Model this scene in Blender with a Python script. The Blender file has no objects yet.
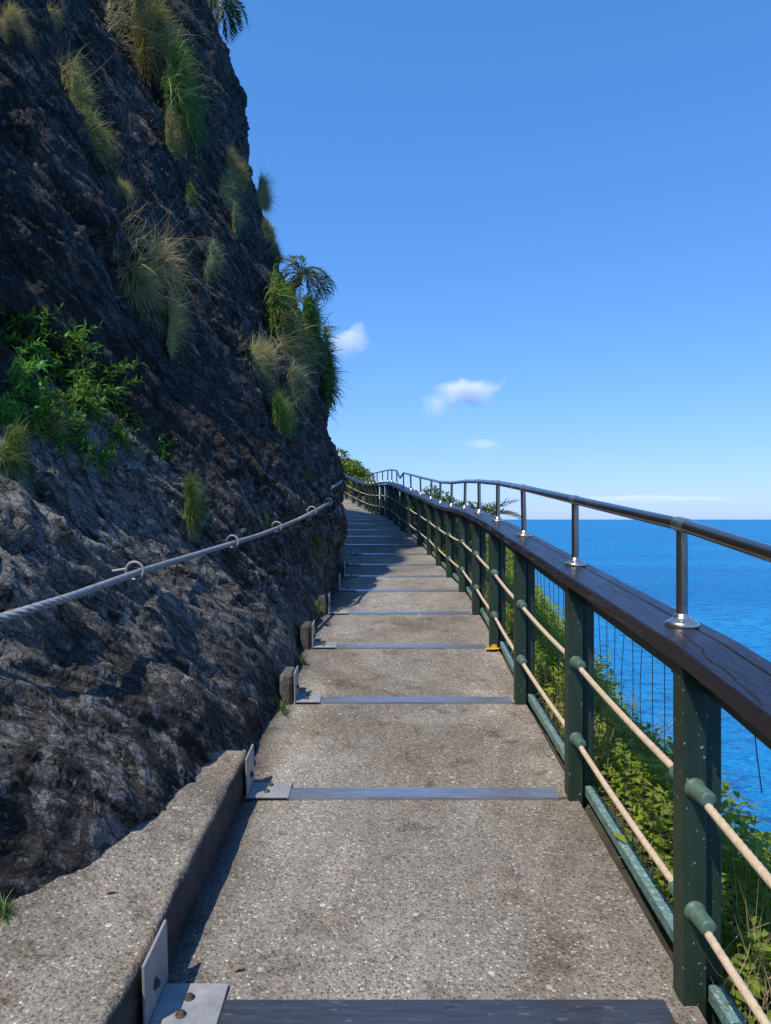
import bpy, math, random
import numpy as np
from mathutils import Vector, Matrix

random.seed(7)
rng = np.random.default_rng(7)
S = bpy.context.scene
COL = S.collection
EYE = 1.5            # eye height above the nearest tread (z = 0)
F, CX, HY = 740.0, 385.5, 519.0

# ------------------------------------------------------------------ helpers
def tag(o, label=None, cat=None, group=None, kind=None):
    if label: o['label'] = label
    if cat: o['category'] = cat
    if group: o['group'] = group
    if kind: o['kind'] = kind
    return o

def empty(name, loc=(0, 0, 0), rz=0.0):
    o = bpy.data.objects.new(name, None)
    o.empty_display_size = 0.1
    o.location = loc
    o.rotation_euler = (0, 0, rz)
    COL.objects.link(o)
    return o

def link(name, me, parent=None, loc=None):
    o = bpy.data.objects.new(name, me)
    if loc is not None: o.location = loc
    COL.objects.link(o)
    if parent is not None:
        o.parent = parent
        if parent.type == 'EMPTY':      # parts are modelled in world space
            o.matrix_parent_inverse = Matrix.LocRotScale(parent.location, parent.rotation_euler, None).inverted()
    return o

def np_mesh(name, v, f, mat, smooth=True, attrs=None):
    """v (n,3) array, f (m,k) array of equal-sized polygons"""
    me = bpy.data.meshes.new(name)
    v = np.asarray(v, np.float32); f = np.asarray(f, np.int32)
    m, k = f.shape
    me.vertices.add(len(v)); me.vertices.foreach_set('co', v.ravel())
    me.loops.add(m * k); me.loops.foreach_set('vertex_index', f.ravel())
    me.polygons.add(m)
    me.polygons.foreach_set('loop_start', np.arange(0, m * k, k, dtype=np.int32))
    me.polygons.foreach_set('loop_total', np.full(m, k, np.int32))
    if smooth: me.polygons.foreach_set('use_smooth', np.ones(m, bool))
    for an, av in (attrs or {}).items():
        a = me.attributes.new(an, 'FLOAT', 'POINT')
        a.data.foreach_set('value', np.asarray(av, np.float32))
    me.update(calc_edges=True)
    if mat: me.materials.append(mat)
    return me

class MB:
    """collects simple shapes into one mesh"""
    def __init__(s): s.v = []; s.f = []; s.sm = []
    def poly(s, pts, faces, smooth=False):
        n = len(s.v); s.v += [tuple(p) for p in pts]
        for f in faces: s.f.append([i + n for i in f]); s.sm.append(smooth)
    def hexa(s, p):          # 8 points: 0-3 bottom loop, 4-7 top loop
        s.poly(p, [(3, 2, 1, 0), (4, 5, 6, 7), (0, 1, 5, 4), (1, 2, 6, 5), (2, 3, 7, 6), (3, 0, 4, 7)])
    def box(s, x0, x1, y0, y1, z0, z1, M=None, bev=0.0):
        if bev <= 0:
            p = [(x0, y0, z0), (x1, y0, z0), (x1, y1, z0), (x0, y1, z0), (x0, y0, z1), (x1, y0, z1), (x1, y1, z1), (x0, y1, z1)]
            if M is not None: p = [M @ Vector(q) for q in p]
            s.hexa(p); return
        b = bev
        def ring(z, i):
            a0, a1, c0, c1 = x0 + i, x1 - i, y0 + i, y1 - i
            c = b
            return [(a0 + c, c0, z), (a1 - c, c0, z), (a1, c0 + c, z), (a1, c1 - c, z), (a1 - c, c1, z), (a0 + c, c1, z), (a0, c1 - c, z), (a0, c0 + c, z)]
        rs = [ring(z0, b * .7), ring(z0 + b, 0), ring(z1 - b, 0), ring(z1, b * .7)]
        pts = [q for r in rs for q in r]
        if M is not None: pts = [M @ Vector(q) for q in pts]
        fs = [tuple(range(7, -1, -1)), tuple(range(24, 32))]
        for r in range(3):
            for i in range(8):
                j = (i + 1) % 8
                fs.append((r * 8 + i, r * 8 + j, r * 8 + 8 + j, r * 8 + 8 + i))
        s.poly(pts, fs)
    def tube(s, pts, r, seg=10, cap=True, rfun=None):
        P = [Vector(p) for p in pts]; n = len(P)
        rad = r if hasattr(r, '__len__') else [r] * n
        T = [(P[min(i + 1, n - 1)] - P[max(i - 1, 0)]).normalized() for i in range(n)]
        up = Vector((0, 0, 1)) if abs(T[0].z) < .9 else Vector((1, 0, 0))
        N = (up - T[0] * up.dot(T[0])).normalized()
        vs = []; L = 0
        for i in range(n):
            if i: L += (P[i] - P[i - 1]).length
            N = (N - T[i] * N.dot(T[i])).normalized(); B = T[i].cross(N)
            for k in range(seg):
                a = 2 * math.pi * k / seg
                rr = rad[i] * (rfun(a, L) if rfun else 1)
                vs.append(P[i] + (N * math.cos(a) + B * math.sin(a)) * rr)
        fs = [(i * seg + k, i * seg + (k + 1) % seg, (i + 1) * seg + (k + 1) % seg, (i + 1) * seg + k) for i in range(n - 1) for k in range(seg)]
        s.poly(vs, fs, True)
        if cap:
            s.poly(vs[:seg], [tuple(range(seg - 1, -1, -1))]); s.poly(vs[-seg:], [tuple(range(seg))])
    def lathe(s, prof, M, seg=16):      # prof (r, z) along local z
        vs = []
        for r, z in prof:
            for k in range(seg):
                a = 2 * math.pi * k / seg
                vs.append(M @ Vector((r * math.cos(a), r * math.sin(a), z)))
        n = len(prof)
        fs = [(i * seg + k, i * seg + (k + 1) % seg, (i + 1) * seg + (k + 1) % seg, (i + 1) * seg + k) for i in range(n - 1) for k in range(seg)]
        s.poly(vs, fs, True)
        s.poly(vs[:seg], [tuple(range(seg - 1, -1, -1))]); s.poly(vs[-seg:], [tuple(range(seg))])
    def mesh(s, name, mat):
        me = bpy.data.meshes.new(name)
        me.from_pydata(s.v, [], s.f)
        me.polygons.foreach_set('use_smooth', np.array(s.sm, bool))
        me.update()
        if mat: me.materials.append(mat)
        return me
    def build(s, name, mat, parent=None): return link(name, s.mesh(name, mat), parent)

# ------------------------------------------------------------------ numpy noise
def _h(ix, iy, iz, s):
    n = (ix.astype(np.int64) * 374761393 + iy.astype(np.int64) * 668265263 + iz.astype(np.int64) * 2147483647 + s * 1274126177) & 0xffffffff
    n = ((n ^ (n >> 13)) * 1274126177) & 0xffffffff
    n = ((n ^ (n >> 16)) * 2246822519) & 0xffffffff
    return (n ^ (n >> 15)) / 4294967295.0 * 2 - 1
def noise(x, y, z, s=0):
    x, y, z = np.broadcast_arrays(np.asarray(x, float), np.asarray(y, float), np.asarray(z, float))
    ix, iy, iz = np.floor(x), np.floor(y), np.floor(z)
    fx, fy, fz = x - ix, y - iy, z - iz
    ux, uy, uz = [t * t * t * (t * (t * 6 - 15) + 10) for t in (fx, fy, fz)]
    r = 0
    for a in (0, 1):
        for b in (0, 1):
            for c in (0, 1):
                w = (ux if a else 1 - ux) * (uy if b else 1 - uy) * (uz if c else 1 - uz)
                r = r + w * _h(ix + a, iy + b, iz + c, s)
    return r
def fbm(x, y, z, o=4, s=0, g=.5):
    t = 0; a = 1; k = 1
    for i in range(o):
        t = t + a * noise(x * k, y * k, z * k, s + i * 17); a *= g; k *= 2.03
    return t
def ridged(x, y, z, o=3, s=0):
    t = 0; a = 1; k = 1
    for i in range(o):
        t = t + a * (1 - 2 * np.abs(noise(x * k, y * k, z * k, s + i * 31))); a *= .5; k *= 2.1
    return t

# ------------------------------------------------------------------ materials
def new_mat(name):
    m = bpy.data.materials.new(name); m.use_nodes = True
    nt = m.node_tree; b = nt.nodes['Principled BSDF']
    return m, nt, b
def nd(nt, t, **kw):
    n = nt.nodes.new(t)
    for k, v in kw.items():
        if k.startswith('i_'):
            n.inputs[k[2:].replace('_', ' ')].default_value = v
        else: setattr(n, k, v)
    return n
def ramp(nt, src, stops, interp='LINEAR'):
    r = nt.nodes.new('ShaderNodeValToRGB'); r.color_ramp.interpolation = interp
    e = r.color_ramp.elements
    while len(e) < len(stops): e.new(.5)
    for i, (p, c) in enumerate(stops):
        e[i].position = p
        e[i].color = (c, c, c, 1) if not hasattr(c, '__len__') else (*c, 1)
    nt.links.new(src, r.inputs[0]); return r.outputs[0]
def mixc(nt, f, a, b, mode='MIX'):
    n = nt.nodes.new('ShaderNodeMix'); n.data_type = 'RGBA'; n.blend_type = mode
    for sock, v in ((n.inputs['Factor'], f), (n.inputs['A'], a), (n.inputs['B'], b)):
        if hasattr(v, 'is_output'): nt.links.new(v, sock)
        elif hasattr(v, '__len__'): sock.default_value = (*v, 1)
        else: sock.default_value = v
    # colour sockets are the RGBA ones
    ca, cb = n.inputs[6], n.inputs[7]
    for sock, v in ((n.inputs[0], f), (ca, a), (cb, b)):
        if hasattr(v, 'is_output'): nt.links.new(v, sock)
        elif hasattr(v, '__len__'): sock.default_value = (*v, 1)
        else:
            try: sock.default_value = v
            except Exception: pass
    return n.outputs[2]
def math_(nt, op, a, b=0.0, clamp=False):
    n = nt.nodes.new('ShaderNodeMath'); n.operation = op; n.use_clamp = clamp
    for i, v in ((0, a), (1, b)):
        if hasattr(v, 'is_output'): nt.links.new(v, n.inputs[i])
        else: n.inputs[i].default_value = v
    return n.outputs[0]
def coords(nt, scale=(1, 1, 1), rot=None):
    tc = nt.nodes.new('ShaderNodeTexCoord'); out = tc.outputs['Object']
    if rot:
        v = nt.nodes.new('ShaderNodeVectorRotate'); v.rotation_type = 'EULER_XYZ'
        v.inputs['Rotation'].default_value = rot
        nt.links.new(out, v.inputs['Vector']); out = v.outputs[0]
    mp = nt.nodes.new('ShaderNodeMapping'); mp.inputs['Scale'].default_value = scale
    nt.links.new(out, mp.inputs['Vector']); return mp.outputs[0]
def ntex(nt, vec, scale, detail=4, rough=.55, dist=0.0):
    n = nd(nt, 'ShaderNodeTexNoise'); n.inputs['Scale'].default_value = scale
    n.inputs['Detail'].default_value = detail; n.inputs['Roughness'].default_value = rough; n.inputs['Distortion'].default_value = dist
    nt.links.new(vec, n.inputs['Vector']); return n.outputs['Fac']
def vor(nt, vec, scale, feature='F1', rnd=1.0):
    n = nd(nt, 'ShaderNodeTexVoronoi'); n.feature = feature; n.inputs['Scale'].default_value = scale
    n.inputs['Randomness'].default_value = rnd
    nt.links.new(vec, n.inputs['Vector']); return n
def bump(nt, b, h, strength, dist, prev=None):
    n = nd(nt, 'ShaderNodeBump'); n.inputs['Strength'].default_value = strength; n.inputs['Distance'].default_value = dist
    nt.links.new(h, n.inputs['Height'])
    if prev is not None: nt.links.new(prev, n.inputs['Normal'])
    if b is not None: nt.links.new(n.outputs[0], b.inputs['Normal'])
    return n.outputs[0]
def attr(nt, name):
    n = nd(nt, 'ShaderNodeAttribute'); n.attribute_name = name; return n.outputs['Fac']

def mat_concrete(name='exposed_aggregate', dark=1.0):
    m, nt, b = new_mat(name); L = nt.links
    co = coords(nt)
    base = ramp(nt, ntex(nt, co, 3.0, 6, .6), [(.3, (.225, .198, .164)), (.7, (.352, .315, .264))])
    v1 = vor(nt, co, 94); c1 = nd(nt, 'ShaderNodeSeparateColor'); L.new(v1.outputs['Color'], c1.inputs[0])
    peb = ramp(nt, c1.outputs[0], [(0, (.100, .086, .070)), (.20, (.195, .171, .140)), (.48, (.308, .273, .225)), (.70, (.395, .355, .298)), (.90, (.51, .465, .40)), (.960, (.72, .685, .62))], 'CONSTANT')
    edge = ramp(nt, v1.outputs['Distance'], [(.35, 1), (.64, 0)])
    col = mixc(nt, math_(nt, 'MULTIPLY', edge, .9), base, peb)
    v2 = vor(nt, co, 44); c2 = nd(nt, 'ShaderNodeSeparateColor'); L.new(v2.outputs['Color'], c2.inputs[0])
    big = ramp(nt, c2.outputs[1], [(0, 0), (.70, 0), (.71, 1)], 'CONSTANT')
    inside = ramp(nt, v2.outputs['Distance'], [(.18, 1), (.36, 0)])
    bigc = ramp(nt, c2.outputs[2], [(0, (.54, .50, .45)), (.22, (.43, .375, .31)), (.55, (.37, .285, .20)), (.78, (.17, .15, .13))], 'CONSTANT')
    col = mixc(nt, math_(nt, 'MULTIPLY', math_(nt, 'MULTIPLY', big, inside), .85), col, bigc)
    v4 = vor(nt, co, 17); c4 = nd(nt, 'ShaderNodeSeparateColor'); L.new(v4.outputs['Color'], c4.inputs[0])       # the odd big stone
    stone = math_(nt, 'MULTIPLY', ramp(nt, c4.outputs[0], [(.82, 0), (.83, 1)], 'CONSTANT'), ramp(nt, v4.outputs['Distance'], [(.15, 1), (.23, 0)]))
    col = mixc(nt, stone, col, ramp(nt, c4.outputs[1], [(0, (.62, .58, .52)), (.5, (.40, .35, .29)), (.8, (.22, .20, .18))], 'CONSTANT'))
    grit = ntex(nt, co, 210, 3, .65)
    col = mixc(nt, ramp(nt, grit, [(.36, .8), (.50, 0)]), col, (.075, .062, .05))
    # broad wear: pale walked centre, brown damp areas, darker blotches
    wear = ramp(nt, ntex(nt, coords(nt, (1.0, .55, 1)), .95, 6, .62, .7), [(.38, 1.0), (.60, 0)])
    col = mixc(nt, wear, col, (.62, .585, .54), 'MULTIPLY')
    pale = ramp(nt, ntex(nt, coords(nt, (1.3, .5, 1)), 1.25, 5, .6, .4), [(.50, 0), (.70, .75)])
    col = mixc(nt, pale, col, (1.34, 1.29, 1.20), 'MULTIPLY')
    blot = ramp(nt, ntex(nt, co, 5.0, 6, .68, .5), [(.55, 0), (.66, .75)])
    col = mixc(nt, blot, col, (.52, .47, .43), 'MULTIPLY')
    rust = ramp(nt, ntex(nt, coords(nt, (.8, 2.2, 1)), 4.1, 4, .6, .8), [(.70, 0), (.745, .7)])
    col = mixc(nt, rust, col, (.09, .052, .04))
    if dark != 1.0: col = mixc(nt, 1.0, col, (dark, dark, dark), 'MULTIPLY')
    # dirt plus painted shade along the foot of the wall (an attribute laid out on the path itself)
    d = attr(nt, 'dirt_shade')
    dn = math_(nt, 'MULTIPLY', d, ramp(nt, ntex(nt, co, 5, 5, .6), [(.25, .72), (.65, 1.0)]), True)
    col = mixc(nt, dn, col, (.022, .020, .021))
    L.new(col, b.inputs['Base Color']); b.inputs['Roughness'].default_value = .88
    b.inputs['Specular IOR Level'].default_value = .25
    h1 = math_(nt, 'SUBTRACT', 1.0, v1.outputs['Distance'])
    n1 = bump(nt, None, h1, .6, .006)
    bump(nt, b, ntex(nt, co, 300, 3, .6), .5, .003, n1)
    return m

def mat_rock():
    m, nt, b = new_mat('cliff_rock'); L = nt.links
    co = coords(nt)
    wob = nd(nt, 'ShaderNodeTexNoise'); wob.inputs['Scale'].default_value = 5.0; wob.inputs['Detail'].default_value = 5; L.new(co, wob.inputs['Vector'])
    def warped(vec, amt):
        a = nd(nt, 'ShaderNodeVectorMath'); a.operation = 'MULTIPLY_ADD'; L.new(wob.outputs['Color'], a.inputs[0]); a.inputs[1].default_value = (amt, amt, amt); L.new(vec, a.inputs[2]); return a.outputs[0]
    st = coords(nt, (1, .26, 1.5), (math.radians(42), 0, 0))      # streaks follow the dip of the beds
    sw = warped(st, .16)
    n_st = ntex(nt, st, 2.6, 9, .70, .7)
    n_f = ntex(nt, st, 15, 8, .74, .4)
    grain = ntex(nt, co, 110, 4, .7)
    # fractured chips: every little block has its own tone
    c9 = vor(nt, sw, 8); k9 = nd(nt, 'ShaderNodeSeparateColor'); L.new(c9.outputs['Color'], k9.inputs[0])
    c26 = vor(nt, sw, 24); k26 = nd(nt, 'ShaderNodeSeparateColor'); L.new(c26.outputs['Color'], k26.inputs[0])
    col = ramp(nt, n_st, [(.36, (.0145, .0122, .0108)), (.50, (.031, .0262, .0225)), (.60, (.057, .0485, .041)), (.72, (.135, .118, .102))])
    col = mixc(nt, .8, col, ramp(nt, k9.outputs[0], [(0, (.45, .45, .47)), (.5, (.9, .9, .9)), (.8, (1.5, 1.47, 1.43)), (1, (2.4, 2.3, 2.2))]), 'MULTIPLY')
    col = mixc(nt, .85, col, ramp(nt, k26.outputs[0], [(0, (.35, .35, .37)), (.5, (.9, .9, .9)), (.85, (1.7, 1.66, 1.6)), (1, (3.4, 3.3, 3.2))]), 'MULTIPLY')
    col = mixc(nt, ramp(nt, ntex(nt, st, 27, 7, .78), [(.572, 0), (.612, .9)]), col, (.27, .245, .22))
    # brown weathering
    col = mixc(nt, ramp(nt, ntex(nt, co, 2.4, 7, .7), [(.56, 0), (.70, .40)]), col, (.034, .025, .019))
    # grey clean slabs (zone attribute, broken by noise)
    g = attr(nt, 'grey')
    gm = math_(nt, 'MULTIPLY', g, ramp(nt, ntex(nt, st, 2.6, 9, .72, 1.0), [(.40, 0), (.47, 1)]))
    gcol = ramp(nt, ntex(nt, st, 9, 9, .76, .6), [(.36, (.034, .030, .027)), (.44, (.15, .138, .122)), (.54, (.29, .268, .235)), (.66, (.47, .425, .35))])
    gcol = mixc(nt, .7, gcol, ramp(nt, k26.outputs[1], [(0, (.5, .5, .5)), (1, (1.35, 1.35, 1.35))]), 'MULTIPLY')
    col = mixc(nt, gm, col, gcol)
    # pale lime wash in ragged patches
    lim = ramp(nt, ntex(nt, coords(nt, (1, 1.25, .8)), 4.3, 9, .70, 1.6), [(.525, 0), (.57, .9)])
    lcol = ramp(nt, ntex(nt, co, 26, 7, .74), [(.38, (.115, .112, .105)), (.62, (.42, .41, .385))])
    col = mixc(nt, math_(nt, 'MULTIPLY', lim, attr(nt, 'lime')), col, lcol)
    lich = ramp(nt, ntex(nt, coords(nt, (1, 1, .4)), 8.5, 8, .74), [(.53, 0), (.60, .75)])
    col = mixc(nt, math_(nt, 'MULTIPLY', lich, attr(nt, 'lichen')), col, (.088, .100, .082))
    # embedded stones of the lower conglomerate
    v = vor(nt, co, 14); sc = nd(nt, 'ShaderNodeSeparateColor'); L.new(v.outputs['Color'], sc.inputs[0])
    stone = math_(nt, 'MULTIPLY', ramp(nt, sc.outputs[0], [(.84, 0), (.86, 1)]), ramp(nt, v.outputs['Distance'], [(.22, 1), (.34, 0)]))
    stone = math_(nt, 'MULTIPLY', stone, attr(nt, 'cong'))
    col = mixc(nt, math_(nt, 'MULTIPLY', stone, .6), col, ramp(nt, sc.outputs[1], [(0, (.03, .028, .026)), (.5, (.065, .054, .043)), (1, (.11, .105, .098))]))
    # soil on the ledge
    so = math_(nt, 'MULTIPLY', attr(nt, 'soil'), ramp(nt, ntex(nt, co, 6, 6, .7), [(.35, .3), (.55, 1)]))
    scol = ramp(nt, ntex(nt, co, 45, 5, .75), [(.35, (.010, .008, .007)), (.6, (.036, .027, .022)), (.75, (.09, .07, .055))])
    col = mixc(nt, so, col, scol)
    # cracks between the blocks are black
    e9 = vor(nt, sw, 8, 'DISTANCE_TO_EDGE'); e26 = vor(nt, sw, 24, 'DISTANCE_TO_EDGE')
    cr = ramp(nt, e9.outputs['Distance'], [(.0, .85), (.035, 0)])
    col = mixc(nt, cr, col, (.005, .005, .0055))
    col = mixc(nt, ramp(nt, grain, [(.38, .75), (.5, 0)]), col, (.010, .009, .008))
    L.new(col, b.inputs['Base Color'])
    L.new(ramp(nt, n_f, [(.3, .6), (.7, .88)]), b.inputs['Roughness'])
    b.inputs['Specular IOR Level'].default_value = .30
    blk = math_(nt, 'ADD', math_(nt, 'MULTIPLY', k9.outputs[1], .9), math_(nt, 'MINIMUM', math_(nt, 'MULTIPLY', e9.outputs['Distance'], 5.0), .6))
    n0 = bump(nt, None, blk, .9, .035)
    n1 = bump(nt, None, math_(nt, 'ADD', k26.outputs[1], math_(nt, 'MINIMUM', math_(nt, 'MULTIPLY', e26.outputs['Distance'], 5.0), .6)), .9, .014, n0)
    n2 = bump(nt, None, ntex(nt, st, 10, 9, .76, .5), .8, .026, n1)
    n3 = bump(nt, None, ntex(nt, co, 30, 8, .78), 1.0, .016, n2)
    bump(nt, b, stone, .8, .010, n3)
    return m

def mat_metal_strip(name='worn_steel_strip', tone=1.0):
    m, nt, b = new_mat(name); L = nt.links
    co = coords(nt, (1.2, 14, 14))
    n = ntex(nt, co, 6, 6, .65)
    col = ramp(nt, n, [(.3, (.26, .27, .29)), (.55, (.40, .41, .43)), (.75, (.56, .57, .58))])
    edge_wear = ramp(nt, ntex(nt, coords(nt, (3, 9, 9)), 5, 6, .7), [(.58, 0), (.70, .7)])
    col = mixc(nt, 1.0, col, (tone, tone, tone), 'MULTIPLY')
    col = mixc(nt, edge_wear, col, (.42, .41, .40))
    L.new(col, b.inputs['Base Color']); b.inputs['Metallic'].default_value = .72
    L.new(ramp(nt, ntex(nt, coords(nt, (2, 10, 10)), 9, 5, .6), [(.3, .22), (.7, .42)]), b.inputs['Roughness'])
    return m
def mat_galv():
    m, nt, b = new_mat('galvanised_steel'); L = nt.links
    co = coords(nt)
    col = ramp(nt, ntex(nt, co, 14, 6, .65), [(.3, (.22, .22, .22)), (.6, (.32, .315, .31)), (.8, (.45, .44, .43))])
    col = mixc(nt, ramp(nt, ntex(nt, co, 22, 5, .7), [(.60, 0), (.74, .7)]), col, (.16, .11, .08))
    L.new(col, b.inputs['Base Color']); b.inputs['Metallic'].default_value = .25; b.inputs['Roughness'].default_value = .6
    bump(nt, b, ntex(nt, co, 120, 4, .6), .15, .002)
    return m
def mat_rust():
    m, nt, b = new_mat('rusty_bolt')
    col = ramp(nt, ntex(nt, coords(nt), 60, 5, .7), [(.35, (.035, .03, .028)), (.6, (.09, .06, .045)), (.75, (.16, .08, .04))])
    nt.links.new(col, b.inputs['Base Color']); b.inputs['Roughness'].default_value = .75; b.inputs['Metallic'].default_value = .3
    return m
def mat_green(name='green_paint', c0=(.012, .0265, .0145), c1=(.019, .040, .0215), chips=.665):
    m, nt, b = new_mat(name); L = nt.links
    co = coords(nt)
    col = ramp(nt, ntex(nt, co, 5, 5, .6), [(.3, c0), (.7, c1)])
    chip = ramp(nt, ntex(nt, co, 62, 4, .62), [(chips, 0), (chips + .02, .85)])
    col = mixc(nt, chip, col, (.32, .36, .34))
    runs = ramp(nt, ntex(nt, coords(nt, (30, 30, 1.6)), 1.0, 5, .65), [(.48, 0), (.68, .55)])
    col = mixc(nt, runs, col, (.45, .47, .42), 'MULTIPLY')
    rust = ramp(nt, ntex(nt, co, 21, 5, .7), [(.68, 0), (.72, .8)])
    col = mixc(nt, rust, col, (.05, .028, .018))
    L.new(col, b.inputs['Base Color']); b.inputs['Roughness'].default_value = .5
    bump(nt, b, ntex(nt, co, 70, 5, .6), .25, .003)
    return m
def mat_timber():
    m, nt, b = new_mat('dark_stained_timber'); L = nt.links
    co = coords(nt, (26, .9, 26))
    g = ntex(nt, co, 2.2, 8, .68, .4)
    col = ramp(nt, g, [(.3, (.009, .0055, .006)), (.55, (.018, .0105, .0105)), (.75, (.034, .022, .021))])
    co2 = coords(nt)
    chip = ramp(nt, ntex(nt, co2, 48, 4, .6), [(.70, 0), (.72, .8)])
    col = mixc(nt, chip, col, (.22, .17, .14))
    crack = ramp(nt, ntex(nt, coords(nt, (30, .55, 30)), 1.2, 4, .6, 1.2), [(.478, 0), (.495, 1), (.505, 1), (.522, 0)])
    cm = math_(nt, 'MULTIPLY', crack, ramp(nt, ntex(nt, co2, 1.7, 3, .5), [(.42, 0), (.5, .9)]))
    col = mixc(nt, cm, col, (.006, .005, .005))
    L.new(col, b.inputs['Base Color'])
    L.new(ramp(nt, g, [(.3, .27), (.7, .42)]), b.inputs['Roughness'])
    n1 = bump(nt, None, g, .35, .004)
    bump(nt, b, cm, .8, -.006, n1)
    return m
def mat_stainless(name='tarnished_stainless', c=(.34, .285, .235), r=.22):
    m, nt, b = new_mat(name); L = nt.links
    co = coords(nt, (3, .6, 1.2))
    col = ramp(nt, ntex(nt, co, 9, 4, .5), [(.3, tuple(x * .75 for x in c)), (.7, c)])
    L.new(col, b.inputs['Base Color']); b.inputs['Metallic'].default_value = .95
    L.new(ramp(nt, ntex(nt, coords(nt, (9, 1, 9)), 4, 3, .5), [(.3, r - .05), (.7, r + .07)]), b.inputs['Roughness'])
    return m
def mat_rope(name, c0, c1):
    m, nt, b = new_mat(name); L = nt.links
    col = ramp(nt, ntex(nt, coords(nt), 38, 6, .7), [(.3, c0), (.7, c1)])
    L.new(col, b.inputs['Base Color']); b.inputs['Roughness'].default_value = .8
    bump(nt, b, ntex(nt, coords(nt), 420, 3, .6), .5, .002)
    return m
def mat_plain(name, c, r=.6, metal=0.0):
    m, nt, b = new_mat(name)
    col = ramp(nt, ntex(nt, coords(nt), 30, 4, .6), [(.3, tuple(x * .75 for x in c)), (.7, tuple(min(1, x * 1.2) for x in c))])
    nt.links.new(col, b.inputs['Base Color']); b.inputs['Roughness'].default_value = r; b.inputs['Metallic'].default_value = metal
    return m
def mat_leaf(name, stops, trans=.35, rough=.5):
    """leaf colour varies from leaf to leaf through the random attribute 'v'"""
    m, nt, b = new_mat(name); L = nt.links
    col = ramp(nt, attr(nt, 'v'), stops)
    oi = nd(nt, 'ShaderNodeObjectInfo')
    hsv = nd(nt, 'ShaderNodeHueSaturation')
    L.new(math_(nt, 'ADD', math_(nt, 'MULTIPLY', oi.outputs['Random'], .035), .483), hsv.inputs['Hue'])
    L.new(math_(nt, 'ADD', math_(nt, 'MULTIPLY', oi.outputs['Random'], .35), .82), hsv.inputs['Value'])
    L.new(col, hsv.inputs['Color']); col = hsv.outputs[0]
    L.new(col, b.inputs['Base Color']); b.inputs['Roughness'].default_value = rough
    b.inputs['Specular IOR Level'].default_value = .35
    t = nd(nt, 'ShaderNodeBsdfTranslucent'); L.new(mixc(nt, 1.0, col, (1.1, 1.25, .55), 'MULTIPLY'), t.inputs['Color'])
    mx = nd(nt, 'ShaderNodeMixShader'); mx.inputs[0].default_value = trans
    L.new(b.outputs[0], mx.inputs[1]); L.new(t.outputs[0], mx.inputs[2])
    L.new(mx.outputs[0], nt.nodes['Material Output'].inputs['Surface'])
    return m
def mat_sea():
    m, nt, b = new_mat('sea_water'); L = nt.links
    co = coords(nt)
    big = ntex(nt, coords(nt, (.0045, .011, 1)), 1, 7, .66, .5)
    col = ramp(nt, big, [(.32, (.004, .135, .335)), (.5, (.006, .170, .395)), (.68, (.010, .215, .455))])
    chop = ntex(nt, coords(nt, (.5, 1.0, 1)), .42, 9, .74, .5)
    col = mixc(nt, ramp(nt, chop, [(.41, .85), (.51, 0)]), col, (.002, .062, .185))
    fine = ntex(nt, coords(nt, (.55, 1.0, 1)), 2.6, 5, .66, .4)
    col = mixc(nt, ramp(nt, fine, [(.52, 0), (.62, .5)]), col, (.05, .36, .58))
    w1 = ntex(nt, coords(nt, (.5, 1, 1)), .16, 4, .55, .3)
    w2 = ntex(nt, coords(nt, (.55, 1, 1)), .9, 5, .6, .3)
    n1 = bump(nt, None, w1, .6, 1.2)
    n2 = bump(nt, None, w2, .7, .45, n1)
    nt.nodes.remove(b)
    df = nd(nt, 'ShaderNodeBsdfDiffuse'); L.new(col, df.inputs['Color']); L.new(n2, df.inputs['Normal'])
    gl = nd(nt, 'ShaderNodeBsdfGlossy'); gl.inputs['Roughness'].default_value = .18; L.new(n2, gl.inputs['Normal'])
    fr = nd(nt, 'ShaderNodeFresnel'); fr.inputs['IOR'].default_value = 1.33; L.new(n2, fr.inputs['Normal'])
    mx = nd(nt, 'ShaderNodeMixShader'); L.new(math_(nt, 'MINIMUM', math_(nt, 'MULTIPLY', fr.outputs[0], .5), .13), mx.inputs[0])
    L.new(df.outputs[0], mx.inputs[1]); L.new(gl.outputs[0], mx.inputs[2]); L.new(mx.outputs[0], nt.nodes['Material Output'].inputs['Surface'])
    return m
def mat_ground():
    m, nt, b = new_mat('soil_ground'); L = nt.links
    col = ramp(nt, ntex(nt, coords(nt), 8, 6, .7), [(.3, (.03, .024, .016)), (.6, (.06, .052, .03)), (.8, (.05, .065, .025))])
    L.new(col, b.inputs['Base Color']); b.inputs['Roughness'].default_value = .95
    bump(nt, b, ntex(nt, coords(nt), 20, 6, .7), .8, .04)
    return m

M_CONC = mat_concrete(); M_KERB = mat_concrete('kerb_concrete', .94); M_ROCK = mat_rock()
M_STRIP = mat_metal_strip(); M_STRIPD = mat_metal_strip('worn_dim_reflection_strip', .34); M_GALV = mat_galv(); M_RUST = mat_rust()  # darker strip copy: wear plus a dimmer sky reflection put into its tone
M_GREEN = mat_green(); M_GREENB = mat_green('chipped_green_rail', (.09, .17, .15), (.14, .24, .215), .56)
M_COLLAR = mat_green('green_collar', (.058, .108, .075), (.09, .15, .11), .72)
M_TIMB = mat_timber(); M_INOX = mat_stainless(); M_FLANGE = mat_stainless('flange_stainless', (.68, .60, .50), .26)
M_ROPE = mat_rope('tan_rope', (.42, .31, .20), (.62, .49, .34)); M_GROPE = mat_rope('grey_rope', (.12, .128, .14), (.29, .30, .32))
M_WIRE = mat_plain('dark_wire', (.02, .022, .024), .6, .3)
M_SEA = mat_sea(); M_SOIL = mat_ground()
M_YELLOW = mat_plain('yellow_paint', (.62, .36, .02), .6)
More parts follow.
